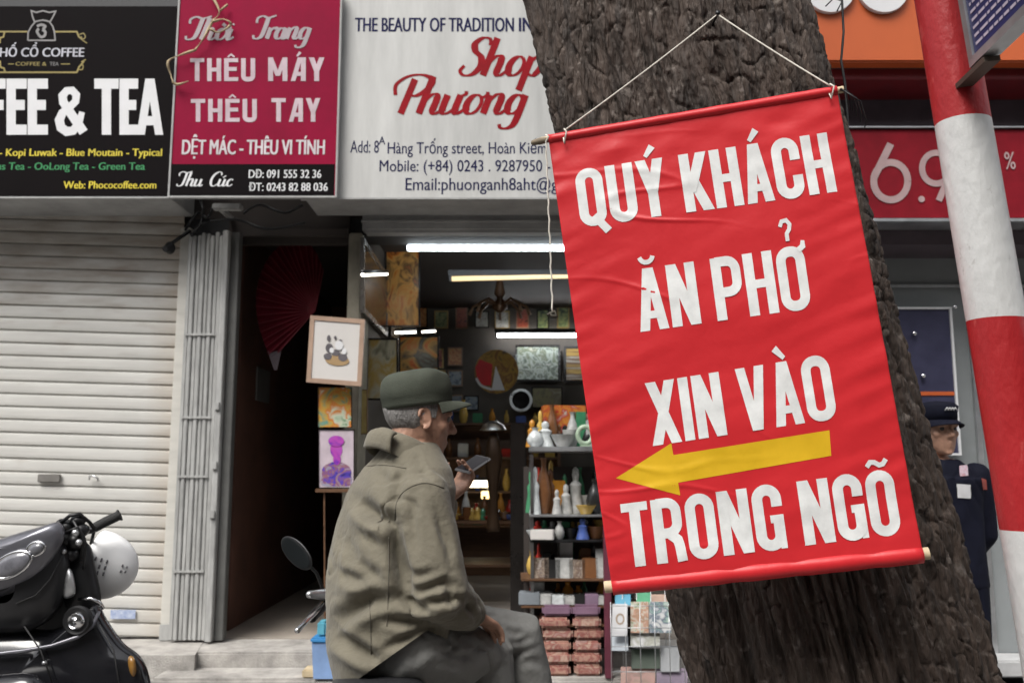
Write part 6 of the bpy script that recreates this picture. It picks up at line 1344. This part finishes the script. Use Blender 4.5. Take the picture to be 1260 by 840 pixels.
for s in (0, 1):
    q = [P(116, 649, Yc + .05), P(131, 641, Yc + .06), P(146, 634, Yc + .07)]; q = [Vector((2 * scx - p.x, p.y, p.z)) for p in q] if s else q; mb = MB(); mb.tube(q, [.0175, .018, .0175], 16); mb.tube([q[2], q[2] + (q[2] - q[1]).normalized() * .006], .021, 16); mb.build('grip', mat('rubber grip', (.02, .02, .02), .7, bump=.4, bscale=300), sco, 40)
mb = MB()
for x, y, a, b in ((84, 648, 9, 9), (96, 640, 9, 7), (101, 652, 8, 8), (82, 664, 8, 9), (93, 666, 9, 10), (78, 676, 7, 7), (88, 683, 8, 8), (76, 642, 5, 4)): c = P(x, y, Yc - .04 + .002 * (x % 5)); mb.ball(c, (a / FPX * Yc, .03, b / FPX * Yc), None, 14)
mb.tube([P(72, 645, Yc - .05), P(86, 634, Yc - .07), P(98, 632, Yc - .06), P(110, 642, Yc - .02), P(116, 650, Yc)], .0065, 8); mb.tube([P(80, 655, Yc - .09), P(96, 648, Yc - .09), P(104, 662, Yc - .07), P(98, 690, Yc - .05)], .005, 8); mb.tube([P(90, 640, Yc - .08), P(106, 668, Yc - .07), P(102, 700, Yc - .05)], .0045, 8)
mb.build('switchgear', M_black, sco, True)
mb = MB(); mb.tube([P(20, 742, Yc - .135), P(44, 732, Yc - .13), P(62, 712, Yc - .115), P(76, 684, Yc - .09)], .0028, 6); mb.tube([P(30, 770, Yc - .11), P(50, 800, Yc - .11), P(64, 838, Yc - .11)], .0025, 6); mb.tube([P(122, 768, Yc - .06), P(140, 800, Yc - .07), P(148, 850, Yc - .08)], .0025, 6); mb.build('panel_gap', mat('panel gap', (.035, .035, .036), .9), sco, True)
for x, y, r in ((93, 655, 4.5), (97, 667, 4), (79, 678, 3)): mb = MB(); mb.ball(P(x, y, Yc - .085), r / FPX * Yc, None, 12); mb.build('button', M_alu, sco, True)
mb = MB(); puff(mb, sm([(76, 706), (84, 698), (90, 706), (93, 728), (86, 735), (77, 733)]), Yc - .06, .02, .05); mb.build('side_reflector', M_alu, sco, True)
mb = MB(); puff(mb, sm(both([(MX, 692), (40, 690), (66, 694), (96, 720), (104, 752), (92, 800), (60, 812), (MX, 815)])), Yc + .02, .05, .10); mb.build('inner_cowl', M_black, sco, True)
mb = MB(); puff(mb, sm([(74, 680), (108, 668), (118, 700), (124, 745), (100, 765), (74, 750)]), Yc + .02, .05, .12); mb.build('steering_cover', M_black, sco, True)
mb = MB(); mb.tube([P(-70, 786, Yc - .09), P(MX, 804, Yc - .105), P(30, 800, Yc - .105), P(64, 794, Yc - .10), P(96, 783, Yc - .085), P(114, 770, Yc - .06), P(122, 752, Yc - .03)], [.007] * 7, 10); mb.build('trim_strip', M_silv, sco, True)
mb = MB(); mb.tube([P(97, 737, Yc - .05), P(112, 736, Yc - .06), P(123, 741, Yc - .05), P(127, 748, Yc - .03)], .006, 8); mb.build('bag_hook', M_chrome, sco, True)
c = P(95, 763, Yc - .088); mb = MB(); mb.lathe([(.046, .02), (.05, .0), (.044, -.008), (.034, -.004)], c, (0, 1, 0), 26); mb.build('lock_bezel', M_black, sco, 40)
mb = MB(); mb.lathe([(.030, .012), (.031, -.008), (.025, -.016), (.022, -.010), (.010, -.012), (.004, -.018)], c, (.15, 1, 0), 24); mb.build('lock_cylinder', M_chrome, sco, 40)
mb = MB(); puff(mb, sm([(160, 806), (166, 810), (168, 825), (164, 833), (159, 826), (157, 812)]), Yc - .035, .022, .03); mb.build('indicator', mat('amber lens', (.26, .13, .03), .2, coat=.5), sco, True)
mb = MB(); mb.ball(P(55, 815, Yc - .105), .009); mb.build('apron_bolt', M_alu, sco, True)
mb = MB(); puff(mb, sm(both([(MX, 830), (40, 828), (62, 850), (66, 900), (40, 930), (MX, 936)])), Yc - .20, .08, .2); mb.build('front_fender', M_paint, sco, True)
wheel(sco, Vector((scx, Yc - .14, GZ + .24)), (1, 0, 0), .24, .05); wheel(sco, Vector((scx - .78, Yc + .7, GZ + .24)), (.57, .82, 0), .24, .05)
mb = MB(); mb.loft([(Vector((scx - .8 * a + .1, Yc + .55 * a + .1, .34)), (.57, .82, 0), UZ, .16, .05) for a in (0, .3, .6)], 16, 3.0); mb.build('floor_board', M_black, sco)
mb = MB(); mb.loft([(Vector((scx - .8 * a + .1, Yc + .55 * a + .1, h)), (.57, .82, 0), UZ, w, t) for a, h, w, t in ((.5, .5, .14, .18), (.7, .55, .18, .18), (1.1, .62, .17, .14), (1.4, .68, .08, .07))], 22, 2.4); mb.build('tail_body', M_paint, sco, True)
mb = MB(); mb.loft([(Vector((scx - .8 * a + .1, Yc + .55 * a + .1, h)), (.57, .82, 0), UZ, w, t) for a, h, w, t in ((.5, .73, .09, .03), (.6, .74, .14, .05), (.95, .76, .15, .05), (1.3, .79, .12, .05), (1.4, .79, .05, .03))], 22, 2.6); mb.build('seat', M_seat, sco, True)
# helmet hung behind the bars
hc = P(120, 694, Yc + .18); hel = thing('helmet', 'white half helmet with grey vent slots hanging from the scooter handlebar', 'helmet', tuple(hc))
Mh = Matrix.Rotation(R(12), 3, 'Y'); hx, hy, hz = Mh.col[0].copy(), Mh.col[1].copy(), Mh.col[2].copy()
mb = MB(); rings = []
for t in np.linspace(0, 90, 14): rings.append((hc + hx * (.150 * math.sin(R(t))), hy, hz, .098 * max(.02, math.cos(R(t))), .126 * max(.02, math.cos(R(t)))))
inn = [(c_ - hx * .006, u, v, max(.001, a - .012), max(.001, b - .012)) for c_, u, v, a, b in rings]
mb.loft(inn[::-1] + [(hc - hx * .008, hy, hz, .098, .126)] + rings, 36, cap=True); mb.build('shell', mat('white helmet paint', (.8, .8, .8), .45, coat=.1, namt=.05), hel, 60)
mb = MB()
for lon, lat, h in ((-60, 26, .02), (-60, 16, .02), (-60, 6, .02), (-52, 26, .02), (-52, 16, .02), (-52, 6, .02), (-30, 24, .02), (-30, 10, .02)): pass
def onhel(t, p): return hc + hx * (.152 * math.sin(R(t))) + hy * (.0995 * math.cos(R(t)) * math.cos(R(p))) + hz * (.128 * math.cos(R(t)) * math.sin(R(p)))
for t in (10, 18, 26, 50, 58):
    for p0 in (178, 189, 200) if t < 40 else (176, 190): mb.tube([onhel(t, p0 - 18 + k * 2.2) for k in range(4)], .0034, 6)
mb.build('vent_slot', mat('grey vent', (.14, .14, .15), .5), hel, True)
mb = MB(); mb.tube([hc + hz * .10, P(112, 668, Yc + .12), P(116, 652, Yc + .055)], .006, 8); mb.tube([onhel(2, 262), P(124, 742, Yc + .1), hc - hz * .06 - hx * .02], .005, 8); mb.build('strap', M_black, hel, True)
bpy.data.objects.remove(_fo)
